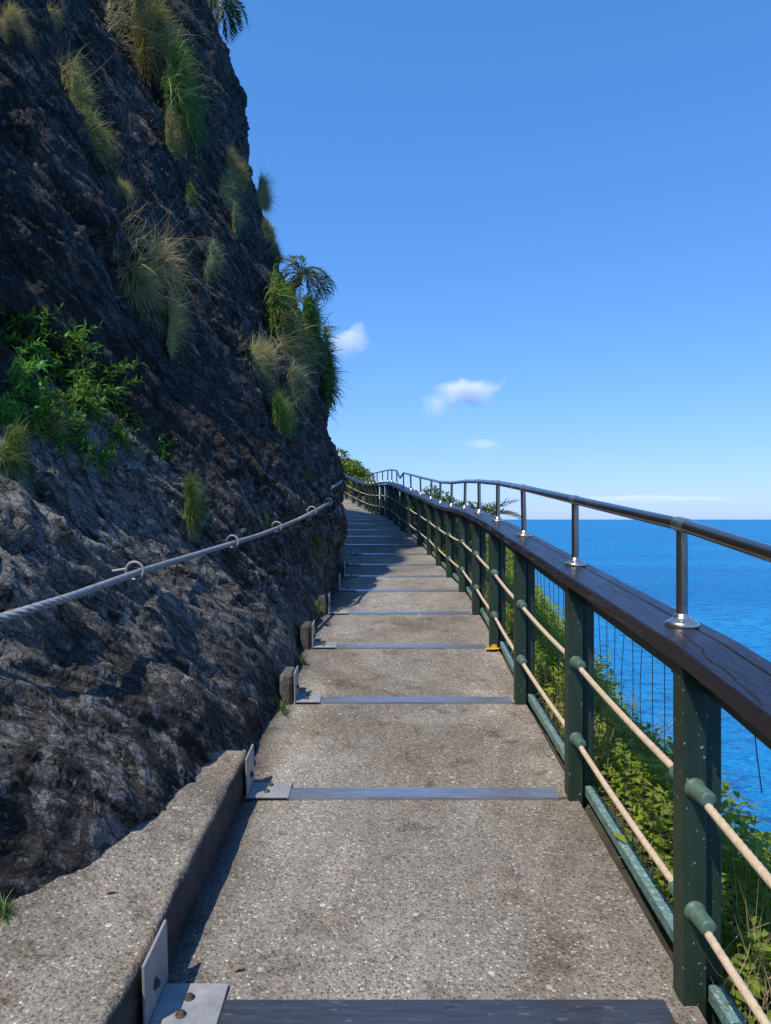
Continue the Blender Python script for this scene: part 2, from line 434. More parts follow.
G_GREEN = mat_leaf('grass_green', [(0, (0.058, 0.111, 0.026)), (.5, (0.117, 0.195, 0.044)), (.85, (0.195, 0.254, 0.065)), (1, (0.390, 0.338, 0.156))])
G_OLIVE = mat_leaf('grass_olive', [(0, (0.119, 0.119, 0.045)), (.5, (0.231, 0.217, 0.087)), (.85, (0.350, 0.301, 0.140)), (1, (0.476, 0.392, 0.238))])
G_DRY = mat_leaf('grass_dry', [(0, (0.203, 0.149, 0.074)), (.5, (0.392, 0.297, 0.162)), (.85, (0.540, 0.432, 0.257)), (1, (0.189, 0.216, 0.081))])
G_PALE = mat_leaf('grass_pale', [(0, (0.106, 0.138, 0.081)), (.5, (0.188, 0.219, 0.138)), (1, (0.300, 0.312, 0.213))])
L_SHRUB = mat_leaf('leaf_shrub', [(0, (0.061, 0.142, 0.024)), (.5, (0.115, 0.250, 0.038)), (.85, (0.203, 0.351, 0.054)), (1, (0.378, 0.378, 0.095))], .42, .42)
L_COVER = mat_leaf('leaf_cover', [(0, (0.146, 0.218, 0.029)), (.45, (0.280, 0.358, 0.047)), (.85, (0.426, 0.459, 0.078)), (1, (0.538, 0.426, 0.168))], .6, .45)
L_BUSH = mat_leaf('leaf_bush', [(0, (0.039, 0.081, 0.017)), (.5, (0.085, 0.150, 0.031)), (.9, (0.156, 0.215, 0.047)), (1, (0.260, 0.208, 0.091))])
L_LIME = mat_leaf('leaf_lime', [(0, (.07, .11, .015)), (.5, (.16, .21, .025)), (1, (.28, .29, .05))])
L_PALM = mat_leaf('leaf_palm', [(0, (0.032, 0.056, 0.019)), (.6, (0.072, 0.104, 0.035)), (1, (0.192, 0.160, 0.072))])
M_BARK = mat_plain('bark', (.06, .045, .032), .9)

# ------------------------------------------------------------------ the line of the walkway (k = step edges)
XR = [.882, .88, .88, .90, .91, .905, .86, .807, .74, .63, .48, .35, .21, .09, -.015, -.17, -.35, -.51, -.65, -.81, -1.11, -1.41, -1.77, -2.13, -2.5, -2.9]
YK = [2.20, 3.67, 5.03, 6.39, 7.75, 9.11, 10.47, 11.83, 13.19, 14.6, 16.0, 17.4, 18.8, 20.2, 21.6, 23.0, 24.5, 25.9, 27.3, 28.7, 30.0, 31.2, 32.3, 33.5, 34.6, 35.7]
ZK = [-1.5, -1.379, -1.244, -1.11, -.99, -.885, -.815, -.735, -.63, -.51, -.38, -.265, -.127, -.02, .06, .12, .17, .22, .28, .36, .50, .67, .88, 1.1, 1.3, 1.5]
ZK = [z + EYE for z in ZK]
XL = [-.71, -.69, -.62, -.635, -.60, -.575, -.59, -.60, -.62]
NK = len(XR)
yk_e = np.array([-6.0] + YK + [60.0]); zk_e = np.array([-.75] + ZK + [ZK[-1] + .8]); xr_e = np.array([.88] + XR + [-12.0])
def pz(y): return np.interp(y, yk_e, zk_e)
def xr(y): return np.interp(y, yk_e, xr_e)

# ------------------------------------------------------------------ cliff
hb = np.array([-1.2, 0, .3, 1.0, 1.8, 2.5, 3.5, 5.0, 6.5, 8.5, 10.0, 12.0, 16.0])
TY = np.array([-5, 1.0, 2.5, 4.3, 6.0, 9.0, 13.0, 17.0, 40.0])
TF = np.array([
    [0, .0, .06, .60, 1.2, 1.8, 2.3, 3.2, 4.2, 5.6, 6.8, 8.6, 18],
    [0, .0, .05, .55, 1.1, 1.7, 1.95, 2.7, 3.4, 4.5, 5.4, 7.0, 15],
    [0, .0, .05, .55, 1.1, 1.7, 1.90, 2.55, 3.2, 4.2, 5.0, 6.5, 14],
    [0, .0, .10, .72, 1.2, 1.75, 1.95, 2.55, 3.2, 4.1, 4.9, 6.4, 14],
    [0, .0, .08, .46, .87, 1.30, 1.55, 2.2, 2.9, 3.9, 4.8, 6.4, 14],
    [0, .0, .03, .17, .40, .70, 1.15, 1.95, 2.75, 3.8, 4.8, 6.6, 13],
    [0, .0, .02, .05, .06, .06, .12, .82, 1.35, 1.8, 2.3, 3.6, 9],
    [0, .0, .02, .05, .06, .06, .12, .82, 1.35, 1.8, 2.3, 3.6, 9],
    [0, .0, .02, .05, .06, .06, .12, .82, 1.35, 1.8, 2.3, 3.6, 9]])
BY = np.array([-5, 1, 2, 2.45, 2.9, 3.46, 3.8, 4.3, 5, 5.6, 6.4, 7.7, 9, 10.5, 11.6, 12.4, 13.2, 14, 16, 20, 26, 40])
BX = np.array([-2.9, -1.85, -1.36, -1.14, -.96, -.84, -.77, -.76, -.745, -.71, -.73, -.69, -.64, -.63, -.67, -.76, -.86, -.95, -1.30, -2.2, -4.1, -10.5])
def smooth_interp(x, xp, fp):        # Catmull-Rom through the table
    x = np.clip(x, xp[0], xp[-1]); i = np.clip(np.searchsorted(xp, x) - 1, 0, len(xp) - 2)
    d = np.gradient(fp, xp)
    h = xp[i + 1] - xp[i]; t = (x - xp[i]) / h
    return (2*t**3 - 3*t**2 + 1) * fp[i] + (t**3 - 2*t**2 + t) * h * d[i] + (-2*t**3 + 3*t**2) * fp[i + 1] + (t**3 - t**2) * h * d[i + 1]
def lean(y, h):
    y = np.clip(y, TY[0], TY[-1]); i = np.clip(np.searchsorted(TY, y) - 1, 0, len(TY) - 2)
    t = (y - TY[i]) / (TY[i + 1] - TY[i]); t = t * t * (3 - 2 * t) * .5 + t * .5
    out = np.zeros(np.broadcast(y, h).shape)
    cols = np.stack([smooth_interp(h, hb, TF[j]) for j in range(len(TY))])
    i = np.broadcast_to(i, out.shape); t = np.broadcast_to(t, out.shape)
    a = np.take_along_axis(cols, i[None], 0)[0]; b = np.take_along_axis(cols, (i + 1)[None], 0)[0]
    return a * (1 - t) + b * t
def cliff_base(y, h):
    return np.interp(y, BY, BX) * 0.35 + smooth_interp(y, BY, BX) * .65 - lean(y, h)
def cliff_disp(y, z, h):
    q = (y + z) * .7071; p = (y - z) * .7071
    foot = np.clip((h - .05) / .7, 0.12, 1)
    d = .20 * fbm(y * .45, z * .45, 3.3, 3, 1) * foot
    d += .085 * ridged(q * 1.5, p * .35, 1.7, 3, 5) * foot
    wp, wq = p + .12 * noise(y * 2.2, z * 2.2, .4, 91), q + .10 * noise(y * 2.2, z * 2.2, 5.4, 92)
    d += .060 * facets(wp * .9, wq * 1.9, 101) * foot
    d += .034 * facets(wp * 2.3, wq * 5.5, 111) * np.clip(foot, .4, 1)
    d += .014 * facets(wp * 7, wq * 14, 121) * np.clip(foot, .35, 1)
    d += .006 * facets(wp * 16, wq * 28, 131) * np.clip(foot, .3, 1)
    d += .040 * ridged(q * 3.6, p * 1.1, 7.7, 3, 9) * np.clip(foot, .3, 1)
    d += .016 * fbm(y * 5, z * 5, 2.2, 4, 13, .6)
    d += .020 * ridged(wq * 9.5, wp * .9, 6.1, 2, 23) * np.clip(foot, .25, 1)
    d += .008 * ridged(wq * 24, wp * 3.0, 2.1, 2, 27) * np.clip(foot, .25, 1)
    jn = np.abs(noise(wp * .55 + wq * .2, wq * .28, 8.8, 61)); d -= .09 * np.exp(-(jn / .018) ** 2) * foot      # open joints across the beds
    # step-like ledges across the beds
    led = q * 2.1 + .8 * noise(y * .6, z * .6, 9.1, 41)
    fr = led - np.floor(led)
    d += .07 * (np.clip(fr / .75, 0, 1) - np.clip((fr - .75) / .25, 0, 1) - .4) * foot * np.clip(.5 + noise(y * .5, z * .5, 4.4, 43) * 1.4, 0, 1)
    return d - .11 * foot - np.clip((y - 8) / 4, 0, 1) * .12
def facets(p, q, s):
    """angular blocks: every cell of a jittered grid is a little tilted plane"""
    ip, iq = np.floor(p), np.floor(q); best = np.full(p.shape, 9.0); out = np.zeros(p.shape); zr = np.zeros(p.shape)
    for a in (-1, 0, 1):
        for b in (-1, 0, 1):
            cp, cq = ip + a, iq + b
            jp = cp + .5 + .45 * _h(cp, cq, zr, s); jq = cq + .5 + .45 * _h(cp, cq, zr, s + 1)
            dp, dq = p - jp, q - jq; d = dp * dp + dq * dq
            v = .6 * _h(cp, cq, zr, s + 2) + dp * _h(cp, cq, zr, s + 3) * 1.2 + dq * _h(cp, cq, zr, s + 4) * 1.2
            m = d < best; best = np.where(m, d, best); out = np.where(m, v, out)
    return out
def cliff_x(y, z):
    h = np.clip(z - pz(y), -1.2, 15.9)
    return cliff_base(y, h) + cliff_disp(y, z, h)
def build_cliff():
    ys = [-5.0]
    while ys[-1] < 1.8: ys.append(ys[-1] + .06)
    while ys[-1] < 18: ys.append(ys[-1] * 1.0036)
    while ys[-1] < 40: ys.append(ys[-1] * 1.02)
    ys = np.array(ys)
    hs = [-1.1]
    while hs[-1] < 15.8: hs.append(hs[-1] + (.06 if hs[-1] < -.15 else .0145 + .0032 * max(hs[-1], 0)))
    hs = np.array(hs)
    Y, H = np.meshgrid(ys, hs, indexing='ij')
    Z = pz(Y) + H
    X0 = cliff_base(Y, H)
    gy = np.gradient(X0, axis=0) / np.gradient(ys)[:, None]; gh = np.gradient(X0, axis=1) / np.gradient(hs)[None, :]
    N = np.stack([np.ones_like(X0), -gy, -gh], -1); N /= np.linalg.norm(N, axis=-1, keepdims=True)
    D = cliff_disp(Y, Z, H)
    N2 = N * .5 + np.array([1, 0, 0]) * .5
    P = np.stack([X0, Y, Z], -1) + N2 * D[..., None]
    ny, nh = Y.shape
    # the hill top runs back inland
    top = P[:, -1].copy(); rows = [P]
    for dx, dz in ((6, 1.2), (25, 1.0)):
        t = top.copy(); t[:, 0] -= dx; t[:, 2] += dz; rows.append(t[:, None])
    P = np.concatenate(rows, 1); nh2 = P.shape[1]
    idx = np.arange(ny * nh2).reshape(ny, nh2)
    f = np.stack([idx[:-1, :-1], idx[1:, :-1], idx[1:, 1:], idx[:-1, 1:]], -1).reshape(-1, 4)
    Yf, Hf = P[..., 1], P[..., 2] - pz(P[..., 1])
    w = .5 * fbm(Yf * .8, Hf * .8, 1.1, 3, 51)
    def bandf(v, a, b, s): return 1 / (1 + np.exp(-(v - a) / s)) * 1 / (1 + np.exp((v - b) / s))
    grey = np.clip(bandf(Hf + w * .5, .75, 1.9, .10) * bandf(Yf, .5, 5.4, .4) * 1.2, 0, 1)
    grey = np.clip(grey + .6 * bandf(Hf + .62 * (Yf - 4) + w * .4, .7, 1.9, .12) * bandf(Yf, 4.0, 7.5, .3), 0, 1)
    soil = bandf(Hf + .12 * (Yf - 4) + w * .5, 1.95, 2.9, .1) * bandf(Yf, 1, 6.6, .3)
    lime = .75 * bandf(Hf + w, -.2, 1.7, .15) * bandf(Yf, 1, 11, .5) + .12
    lichen = np.clip(bandf(Yf + Hf * .3 + w, 9.0, 40, .8) + .35 * bandf(Hf, 5.5, 20, .6), 0, 1)
    cong = np.clip(bandf(Hf + w, -1, 1.6, .25) * bandf(Yf, -5, 13, 1) + .2, 0, 1)
    me = np_mesh('cliff', P.reshape(-1, 3), f, M_ROCK, True,
                 dict(grey=grey.ravel(), soil=soil.ravel(), lime=lime.ravel(), lichen=lichen.ravel(), cong=cong.ravel()))
    o = link('cliff', me); tag(o, 'dark rugged rock cliff leaning up on the left of the path', None, None, 'structure')
build_cliff()

def on_cliff(px, py):
    """first point of the cliff that the sight line through this spot meets"""
    t = np.geomspace(1.2, 30, 6000)
    x = (px - CX) / F * t; z = EYE + (HY - py) / F * t
    c = cliff_x(t, z)
    hit = np.nonzero(x < c)[0]
    if len(hit) == 0:                      # past the outline: nearest approach
        i = int(np.argmin(x - c))
        return Vector((c[i], t[i], z[i]))
    i = hit[0]
    return Vector((x[i], t[i], z[i]))

# ------------------------------------------------------------------ ground, path, kerb, sea
def left_of(k):
    """unit vector across the path, towards the cliff, at edge k"""
    if k <= 8: return Vector((-1, 0, 0))
    a = Vector((XR[min(k + 1, NK - 1)] - XR[k - 1], YK[min(k + 1, NK - 1)] - YK[k - 1], 0)).normalized()
    n = Vector((-a.y, a.x, 0)); w = min(1, (k - 8) / 5)
    return (Vector((-1, 0, 0)) * (1 - w) + n * w).normalized()
def edge_pt(k, side):
    r = Vector((XR[k] + .075, YK[k], ZK[k]))
    if side == 'r': return r
    if k < 9: return Vector((-.98 if k < 2 else -.92, YK[k], ZK[k])) if k else Vector((-1.0, YK[k], ZK[k]))
    p = r + left_of(k) * 1.95; p.z = ZK[k]; return p

def build_path():
    V, Fc, dirt_shade = [], [], []
    rowsR = [Vector((.957, -6, -.75))] + [edge_pt(k, 'r') for k in range(NK)]
    rowsL = [Vector((-2.2, -6, -.75))] + [edge_pt(k, 'l') for k in range(NK)]
    rowsR += [Vector((-4.4, 39, ZK[-1] + .4))]; rowsL += [Vector((-6.2, 38.4, ZK[-1] + .4))]
    nl = 28
    for i in range(len(rowsR) - 1):
        sub = 20 if i < 8 else 6
        for a in range(sub):
            t0, t1 = a / sub, (a + 1) / sub
            n0 = len(V)
            for t in (t0, t1):
                R = rowsR[i].lerp(rowsR[i + 1], t); Lf = rowsL[i].lerp(rowsL[i + 1], t)
                dz = -.012 * t        # each ramp ends 12 mm under the next steel edge
                for j in range(nl + 1):
                    p = Lf.lerp(R, j / nl); V.append((p.x, p.y, p.z + dz))
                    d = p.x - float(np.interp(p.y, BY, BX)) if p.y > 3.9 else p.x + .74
                    dirt_shade.append(max(0, 1 - max(0, d) / .17) ** 1.3 if p.y < 16 else 0)  # dirt and painted foot shade fade out from kerb and rock
            for j in range(nl):
                Fc.append((n0 + j, n0 + j + 1, n0 + nl + 2 + j, n0 + nl + 1 + j))
            # right-hand side face of the slab
            n1 = len(V)
            pr0, pr1 = V[n0 + nl], V[n0 + 2 * nl + 1]
            V += [pr0, pr1, (pr1[0], pr1[1], pr1[2] - .2), (pr0[0], pr0[1], pr0[2] - .2)]; dirt_shade += [0, 0, .6, .6]
            Fc.append((n1 + 3, n1 + 2, n1 + 1, n1))
        if i < len(rowsR) - 2:           # little riser under the steel edge
            n1 = len(V); a, b = rowsL[i + 1], rowsR[i + 1]
            V += [(a.x, a.y, a.z - .0125), (b.x, b.y, b.z - .0125), (b.x, b.y, b.z), (a.x, a.y, a.z)]; dirt_shade += [.3] * 4
            Fc.append((n1, n1 + 1, n1 + 2, n1 + 3))
    me = np_mesh('path', V, Fc, M_CONC, False, dict(dirt_shade=dirt_shade))
    tag(link('path', me), 'ramped path of exposed aggregate concrete climbing along the cliff', None, None, 'structure')
build_path()

def build_kerb():
    """low concrete kerb between the path and the foot of the rock"""
    V, Fc, dirt_shade = [], [], []
    ys = np.concatenate([np.arange(-3, 1.6, .2), np.arange(1.6, 3.78, .025)])
    prof = 22
    for y in ys:
        xf = np.interp(y, [-3, 1, 2.3, 3.8], [-.78, -.76, -.725, -.705]) + .0025 * math.sin(y * 9) + .002 * math.sin(y * 31)
        xb = float(np.interp(y, BY, BX)) - .25
        zt = pz(y) + .195 + .006 * math.sin(y * 5)
        V.append((xf + .004, y, pz(y) - .05)); dirt_shade.append(.95)
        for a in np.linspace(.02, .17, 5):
            V.append((xf + .004 * math.sin(a * 60 + y * 13), y, pz(y) + a)); dirt_shade.append(.88)
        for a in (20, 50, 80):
            r = math.radians(a); V.append((xf - .022 + .022 * math.cos(r), y, zt - .022 + .022 * math.sin(r))); dirt_shade.append(.25 if a > 30 else .6)
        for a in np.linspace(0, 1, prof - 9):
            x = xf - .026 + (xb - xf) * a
            V.append((x, y, zt + .012 * float(noise(x * 4, y * 4, 1.0, 3)) + .05 * a * a)); dirt_shade.append(0.0 if a < .6 else (a - .6) * 1.2)
    n = len(ys)
    for i in range(n - 1):
        for j in range(prof - 1):
            Fc.append((i * prof + j, i * prof + j + 1, (i + 1) * prof + j + 1, (i + 1) * prof + j))
    # far end face
    base = len(V); last = V[(n - 1) * prof:n * prof]
    V += last + [(p[0], p[1], pz(ys[-1]) - .06) for p in last]; dirt_shade += [.5] * (2 * prof)
    for j in range(prof - 1):
        Fc.append((base + j, base + j + 1, base + prof + j + 1, base + prof + j))
    me = np_mesh('kerb', V, Fc, M_KERB, True, dict(dirt_shade=dirt_shade))
    tag(link('kerb', me), 'low concrete kerb between path and foot of the rock', None, None, 'structure')
build_kerb()

def ground_z(x, y):
    e = xr(y) + .085
    m = np.interp(y, [-6, 8, 11, 14, 60], [.50, .50, 1.0, 1.5, 2.0])
    d = x - e
    z = pz(y) - .07 - .05 * np.clip(d, 0, None)
    z = z - 1.5 * np.clip(d - m, 0, None) - .8 * np.clip(d - m - 2, 0, None)
    return np.maximum(z, -31)
def build_ground():
    ys = np.concatenate([np.arange(-60, -6, 3), np.arange(-6, 16, .2), np.arange(16, 48, .8), np.arange(48, 120, 6)])
    us = np.concatenate([[-30, -10, -3.2], np.arange(-2.2, 3, .12), np.arange(3, 24, 1.0)])
    Y, U = np.meshgrid(ys, us, indexing='ij'); X = xr(Y) + U
    Z = ground_z(X, Y)
    Z = np.where(U > 0.2, Z + .10 * fbm(X * 1.1, Y * 1.1, 0.5, 3, 60), Z)
    idx = np.arange(X.size).reshape(X.shape)
    f = np.stack([idx[:-1, :-1], idx[:-1, 1:], idx[1:, 1:], idx[1:, :-1]], -1).reshape(-1, 4)
    me = np_mesh('hillside', np.stack([X, Y, Z], -1).reshape(-1, 3), f, M_SOIL)
    tag(link('hillside', me), 'earth slope dropping from the path to the sea', None, None, 'structure')
build_ground()

def build_sea():
    R = [5, 30, 60, 120, 300, 800, 2500, 8000, 26000, 45000]
    n = 96; V = [(0, 0, -28)]; Fc = []
    me = bpy.data.meshes.new('sea')
    for r in R:
        for k in range(n): V.append((r * math.cos(2 * math.pi * k / n), r * math.sin(2 * math.pi * k / n), -28))
    for k in range(n): Fc.append((0, 1 + k, 1 + (k + 1) % n))
    for i in range(len(R) - 1):
        for k in range(n): Fc.append((1 + i * n + k, 1 + (i + 1) * n + k, 1 + (i + 1) * n + (k + 1) % n, 1 + i * n + (k + 1) % n))
    me.from_pydata(V, [], Fc); me.update(); me.materials.append(M_SEA)
    tag(link('sea', me), 'blue sea reaching to the horizon', None, None, 'structure')
build_sea()

# ------------------------------------------------------------------ steel step edgings
ORD = ['first', 'second', 'third', 'fourth', 'fifth', 'sixth', 'seventh', 'eighth', 'ninth', 'tenth', 'eleventh', 'twelfth', 'thirteenth', 'fourteenth',
       'fifteenth', 'sixteenth', 'seventeenth', 'eighteenth', 'nineteenth', 'twentieth', 'twenty-first', 'twenty-second']
for k in range(20):
    p = Vector((XR[k], YK[k], ZK[k])); a = left_of(k)
    ang = math.atan2(-a.y, -a.x)
    if k < len(XL): w = XR[k] - .012 - XL[k]
    else: w = 1.62
    if k == 0: lab = 'worn steel step edging at the very bottom of the photo'
    elif k == 1: lab = 'steel step edging whose bracket closes the far end of the long kerb'
    else: lab = 'steel step edging across the concrete path, %s up from the camera' % ORD[k]
    t = tag(empty('step_edging', (p.x - w, p.y, p.z), ang), lab, 'step edging', 'steel edgings across the steps')
    Mx = Matrix.Translation((p.x - w * math.cos(ang), p.y - w * math.sin(ang), p.z)) @ Matrix.Rotation(ang, 4, 'Z')
    slope = (ZK[min(k + 1, NK - 1)] - ZK[k]) / (YK[min(k + 1, NK - 1)] - YK[k])
    Mx = Mx @ Matrix.Rotation(math.atan(slope), 4, 'X')
    sd = .092
    pw = .20 if k != 2 else .165
    mb = MB(); mb.box(pw * .96, w - .02, -.006, sd, -.014, .0045, Mx); mb.box(pw * .96, w - .02, -.011, -.006, -.03, .0045, Mx)
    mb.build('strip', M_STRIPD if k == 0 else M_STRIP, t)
    if k < 11:
        mb = MB(); y0, y1 = (-.035, .155) if k == 0 else (-.02, .135)
        mb.box(0, pw, y0, y1, .0025, .0115, Mx, .002); mb.box(-.011, -.001, y0, y1 + .03, .0, .205, Mx, .002)
        br = mb.build('bracket', M_GALV, t)
        for (bx, by) in ((pw * .42, y0 + .055), (pw * .46, y0 + .125)):
            mb = MB(); mb.lathe([(.017, .0118), (.017, .0138), (.012, .0138), (.0115, .021), (.006, .0245)], Mx @ Matrix.Translation((bx, by, 0)), 10)
            mb.build('bolt', M_RUST, br)
        mb = MB(); mb.lathe([(.018, .000), (.018, .003), (.012, .003), (.011, .012), (.005, .0145)], Mx @ Matrix.Translation((-.0005, y0 + .09, .085)) @ Matrix.Rotation(math.pi / 2, 4, 'Y'), 10)
        mb.build('bolt', M_RUST, br)

# little concrete kerb blocks behind the brackets
for k, lab in ((2, 'largest dark concrete kerb block, behind the third step bracket'), (3, 'dark concrete kerb block behind the fourth step bracket'),
               (4, 'mossy concrete kerb block with a weed on it, behind the fifth step bracket'), (6, 'smallest concrete kerb block, farthest along the rock foot')):
    V, Fc = [], []
    x1 = XL[k] - .013; x0 = x1 - (.085 if k != 4 else .14); y0, y1 = YK[k] - .03, YK[k] + .24; z0, z1 = ZK[k] - .06, ZK[k] + .195
    nx, ny, nz = 6, 8, 8
    mb = MB(); mb.box(x0, x1, y0, y1, z0, z1, None, .018)
    me = mb.mesh('kerb_block', M_KERB)
    a = me.attributes.new('dirt_shade', 'FLOAT', 'POINT'); a.data.foreach_set('value', np.array([1.0 if v.co.z < z1 - .03 else .7 for v in me.vertices], np.float32))
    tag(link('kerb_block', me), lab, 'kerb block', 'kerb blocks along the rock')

# ------------------------------------------------------------------ railing
PY = [2.31] + [y + .02 for y in YK[1:]]
PY_all = [.95 - 1.36, .95] + PY; PX_all = [.912, .912, .912, .902] + XR[2:]; PZ_all = [pz(.95 - 1.36), pz(.95)] + ZK
NP = len(PY_all)
RTS = [1.0, 1.0, 1.062, 1.06, 1.05, 1.02, .985, .955, .93, .92, .92, .925, .935, .945, .955, .965] + [.975] * 20   # underside of the timber above each post foot
TH = .056
def heading(i):
    j0, j1 = max(0, i - 1), min(NP - 1, i + 1)
    return math.atan2(-(PX_all[j1] - PX_all[j0]), PY_all[j1] - PY_all[j0])
railing = tag(empty('railing', (PX_all[1], PY_all[1], PZ_all[1])), 'dark green post railing with broad brown timber top and two tan ropes', 'railing')
def pframe(i): return Matrix.Translation((PX_all[i], PY_all[i], PZ_all[i])) @ Matrix.Rotation(heading(i), 4, 'Z')
for i in range(NP):
    Mx = pframe(i); near = PY_all[i] < 12; RT = RTS[i]
    mb = MB()
    mb.box(0, .074, -.04, .04, -.10, RT - .035, Mx, .004)
    mb.box(.088, .142, .008, .085, -.12, RT - .02, Mx, .004)
    mb.box(.070, .092, .02, .036, -.05, RT - .05, Mx)              # web between the two members
    if near:
        mb.box(-.002, .11, -.046, .05, RT - .05, RT - .003, Mx, .003)   # head plate under the timber
        mb.box(.035, .085, -.095, -.044, RT - .062, RT - .02, Mx, .003)
    po = mb.build('post', M_GREEN, railing)
    for h in (.672 * RT / 1.06, .295 * RT / 1.06):
        for sgn in (-1, 1):
            y0 = -.04 if sgn < 0 else .04
            Mc = Mx @ Matrix.Translation((.037, y0, h)) @ Matrix.Rotation(-sgn * math.pi / 2, 4, 'X')
            ln = .098 if sgn < 0 else .07
            mb = MB()
            if near:
                prof = [(.033, .0), (.033, .007), (.026, .010)]
                zz = .014
                while zz < ln - .012:
                    prof += [(.0262, zz), (.0262, zz + .004), (.0243, zz + .0055), (.0243, zz + .0075)]; zz += .0085
                prof += [(.026, ln - .008), (.0235, ln), (.013, ln + .0008)]
                mb.lathe(prof, Mc, 20)
            else: mb.lathe([(.03, 0), (.025, .01), (.024, ln)], Mc, 10)
            mb.build('collar', M_COLLAR, po)
# timber cap: two planks side by side along the post line
def rail_pts(off, h):
    return [Matrix.Translation((0, 0, 0)) @ (pframe(i) @ Vector((off, 0, h))) for i in range(NP)]
def plank(o0, o1, h0, h1, name):
    mb = MB(); b = .006
    ring = []
    for i in range(NP):
        Mx = pframe(i)
        sh = RTS[i]                       # the timber follows the post heads
        pts = [(o0, h0 + b), (o0, h1 - b), (o0 + b, h1), (o1 - b, h1), (o1, h1 - b), (o1, h0 + b), (o1 - b, h0), (o0 + b, h0)]
        ring.append([Mx @ Vector((x, 0, z + sh)) for x, z in pts])
    vs = [p for r in ring for p in r]
    fs = []
    for i in range(NP - 1):
        for k in range(8):
            j = (k + 1) % 8
            fs.append((i * 8 + k, (i + 1) * 8 + k, (i + 1) * 8 + j, i * 8 + j))
    fs.append(tuple(range(7, -1, -1))); fs.append(tuple(range((NP - 1) * 8, NP * 8)))
    mb.poly(vs, fs)
    return mb.build(name, M_TIMB, railing)
plank(-.022, .128, 0, TH, 'timber_plank')
plank(.1315, .196, .002, TH - .003, 'timber_plank')
def bar_run(o0, o1, h0, h1, name, mat, up=0):
    mb = MB()
    for i in range(NP - 1):
        A, B = pframe(i) @ Matrix.Translation((0, 0, RTS[i] * up)), pframe(i + 1) @ Matrix.Translation((0, 0, RTS[i + 1] * up))
        q = [A @ Vector((o0, .072, h0)), A @ Vector((o1, .072, h0)), B @ Vector((o1, -.01, h0)), B @ Vector((o0, -.01, h0)),
             A @ Vector((o0, .072, h1)), A @ Vector((o1, .072, h1)), B @ Vector((o1, -.01, h1)), B @ Vector((o0, -.01, h1))]
        mb.hexa(q)
    return mb.build(name, mat, railing)
bar_run(.060, .132, -.085, -.018, 'support_rail', M_GREEN, 1)
bar_run(.088, .134, .010, .052, 'bottom_rail', M_GREENB)
# pipe sleeve joining two lengths of the bottom rail by the yellow-marked post
mb = MB(); A = pframe(6) @ Vector((.11, -.05, .035)); B = pframe(5) @ Vector((.11, .6, .035))
mb.tube([A, A.lerp(B, .18)], .036, 14); mb.build('pipe_sleeve', M_COLLAR, railing)
# ropes
for h in (.672 / 1.06, .295 / 1.06):
    pts = []; 
    for i in range(NP - 1):
        A = pframe(i) @ Vector((.037, .0, h * RTS[i])); B = pframe(i + 1) @ Vector((.037, .0, h * RTS[i + 1]))
        Lr = (B - A).length; y = A.y
        n = 300 if i in (1, 2) else (120 if i < 6 else (24 if i < 12 else 6))
        if i == 0: n = 8
        for a in range(n):
            t = a / n; p = A.lerp(B, t); p.z -= .012 * 4 * t * (1 - t); pts.append(p)
    pts.append(B)
    mb = MB(); mb.tube(pts, .0122, 24, True, lambda a, L: 1 + .055 * math.cos(6 * a - L * 2 * math.pi / .026))
    mb.build('rope', M_ROPE, railing)
# hanging wires on the sea side
for i in range(2, 10):
    A, B = pframe(i), pframe(i + 1)
    A0, B0 = A @ Vector((.122, 0, 0)), B @ Vector((.122, 0, 0)); n = 12
    mb = MB()
    for q in range(1, n + 1):
        t = (q - .3) / n; p = A0.lerp(B0, t)
        pts = []
        ph = random.uniform(0, 6); am = random.choice([.001, .002, .003, .008])
        for s in range(9):
            u = s / 8; pts.append((p.x + am * math.sin(ph + u * 7), p.y + am * 1.3 * math.sin(ph * 2 + u * 9), p.z + .05 + (RTS[i] - .09) * u))
        mb.tube(pts, .0016 if i < 5 else .002, 5)
    for q in range(1, 9):
        hq = .08 + q * .105
        mb.tube([A0 + Vector((.001, 0, hq)), A0.lerp(B0, .5) + Vector((.001, 0, hq - .006)), B0 + Vector((.001, 0, hq))], .0007 if i < 5 else .0009, 4)
    mb.build('wire_screen', M_WIRE, railing)
mb = MB(); A0 = pframe(1) @ Vector((.150, 0, 0)); B0 = pframe(2) @ Vector((.150, 0, 0))
p = A0.lerp(B0, .845); RT = 1.04
mb.tube([(p.x, p.y, p.z + RT + .004), (p.x + .001, p.y + .003, p.z + RT - .05), (p.x - .018, p.y - .006, p.z + RT - .085), (p.x - .021, p.y - .008, p.z + RT - .10), (p.x - .010, p.y - .004, p.z + RT - .19),
         (p.x + .006, p.y, p.z + RT - .30)], .0017, 6)
mb.build('loose_wire', M_WIRE, railing)
# a long split in the top of the timber by the near stanchion
rc = random.Random(3); cr = []
for a in range(17):
    u = a / 16; y = 2.44 - .66 * u; o = .060 - .062 * u + rc.uniform(-.006, .006) - (.012 if 5 < a < 9 else 0)
    cr.append((o, y, .0022 * (1 - abs(2 * u - 1)) + .0011 + rc.uniform(0, .0012)))
i0 = 2; pts = []
for o, y, w_ in cr:
    A, B = pframe(1) @ Vector((o, 0, RTS[1] + TH)), pframe(2) @ Vector((o, 0, RTS[2] + TH)); C = pframe(3) @ Vector((o, 0, RTS[3] + TH))
    q = A.lerp(B, (y - A.y) / (B.y - A.y)) if y < B.y else B.lerp(C, (y - B.y) / (C.y - B.y))
    pts += [q + Vector((-w_, 0, .0006)), q + Vector((w_, 0, .0006))]
mb = MB(); mb.poly(pts, [(2 * a, 2 * a + 1, 2 * a + 3, 2 * a + 2) for a in range(16)])
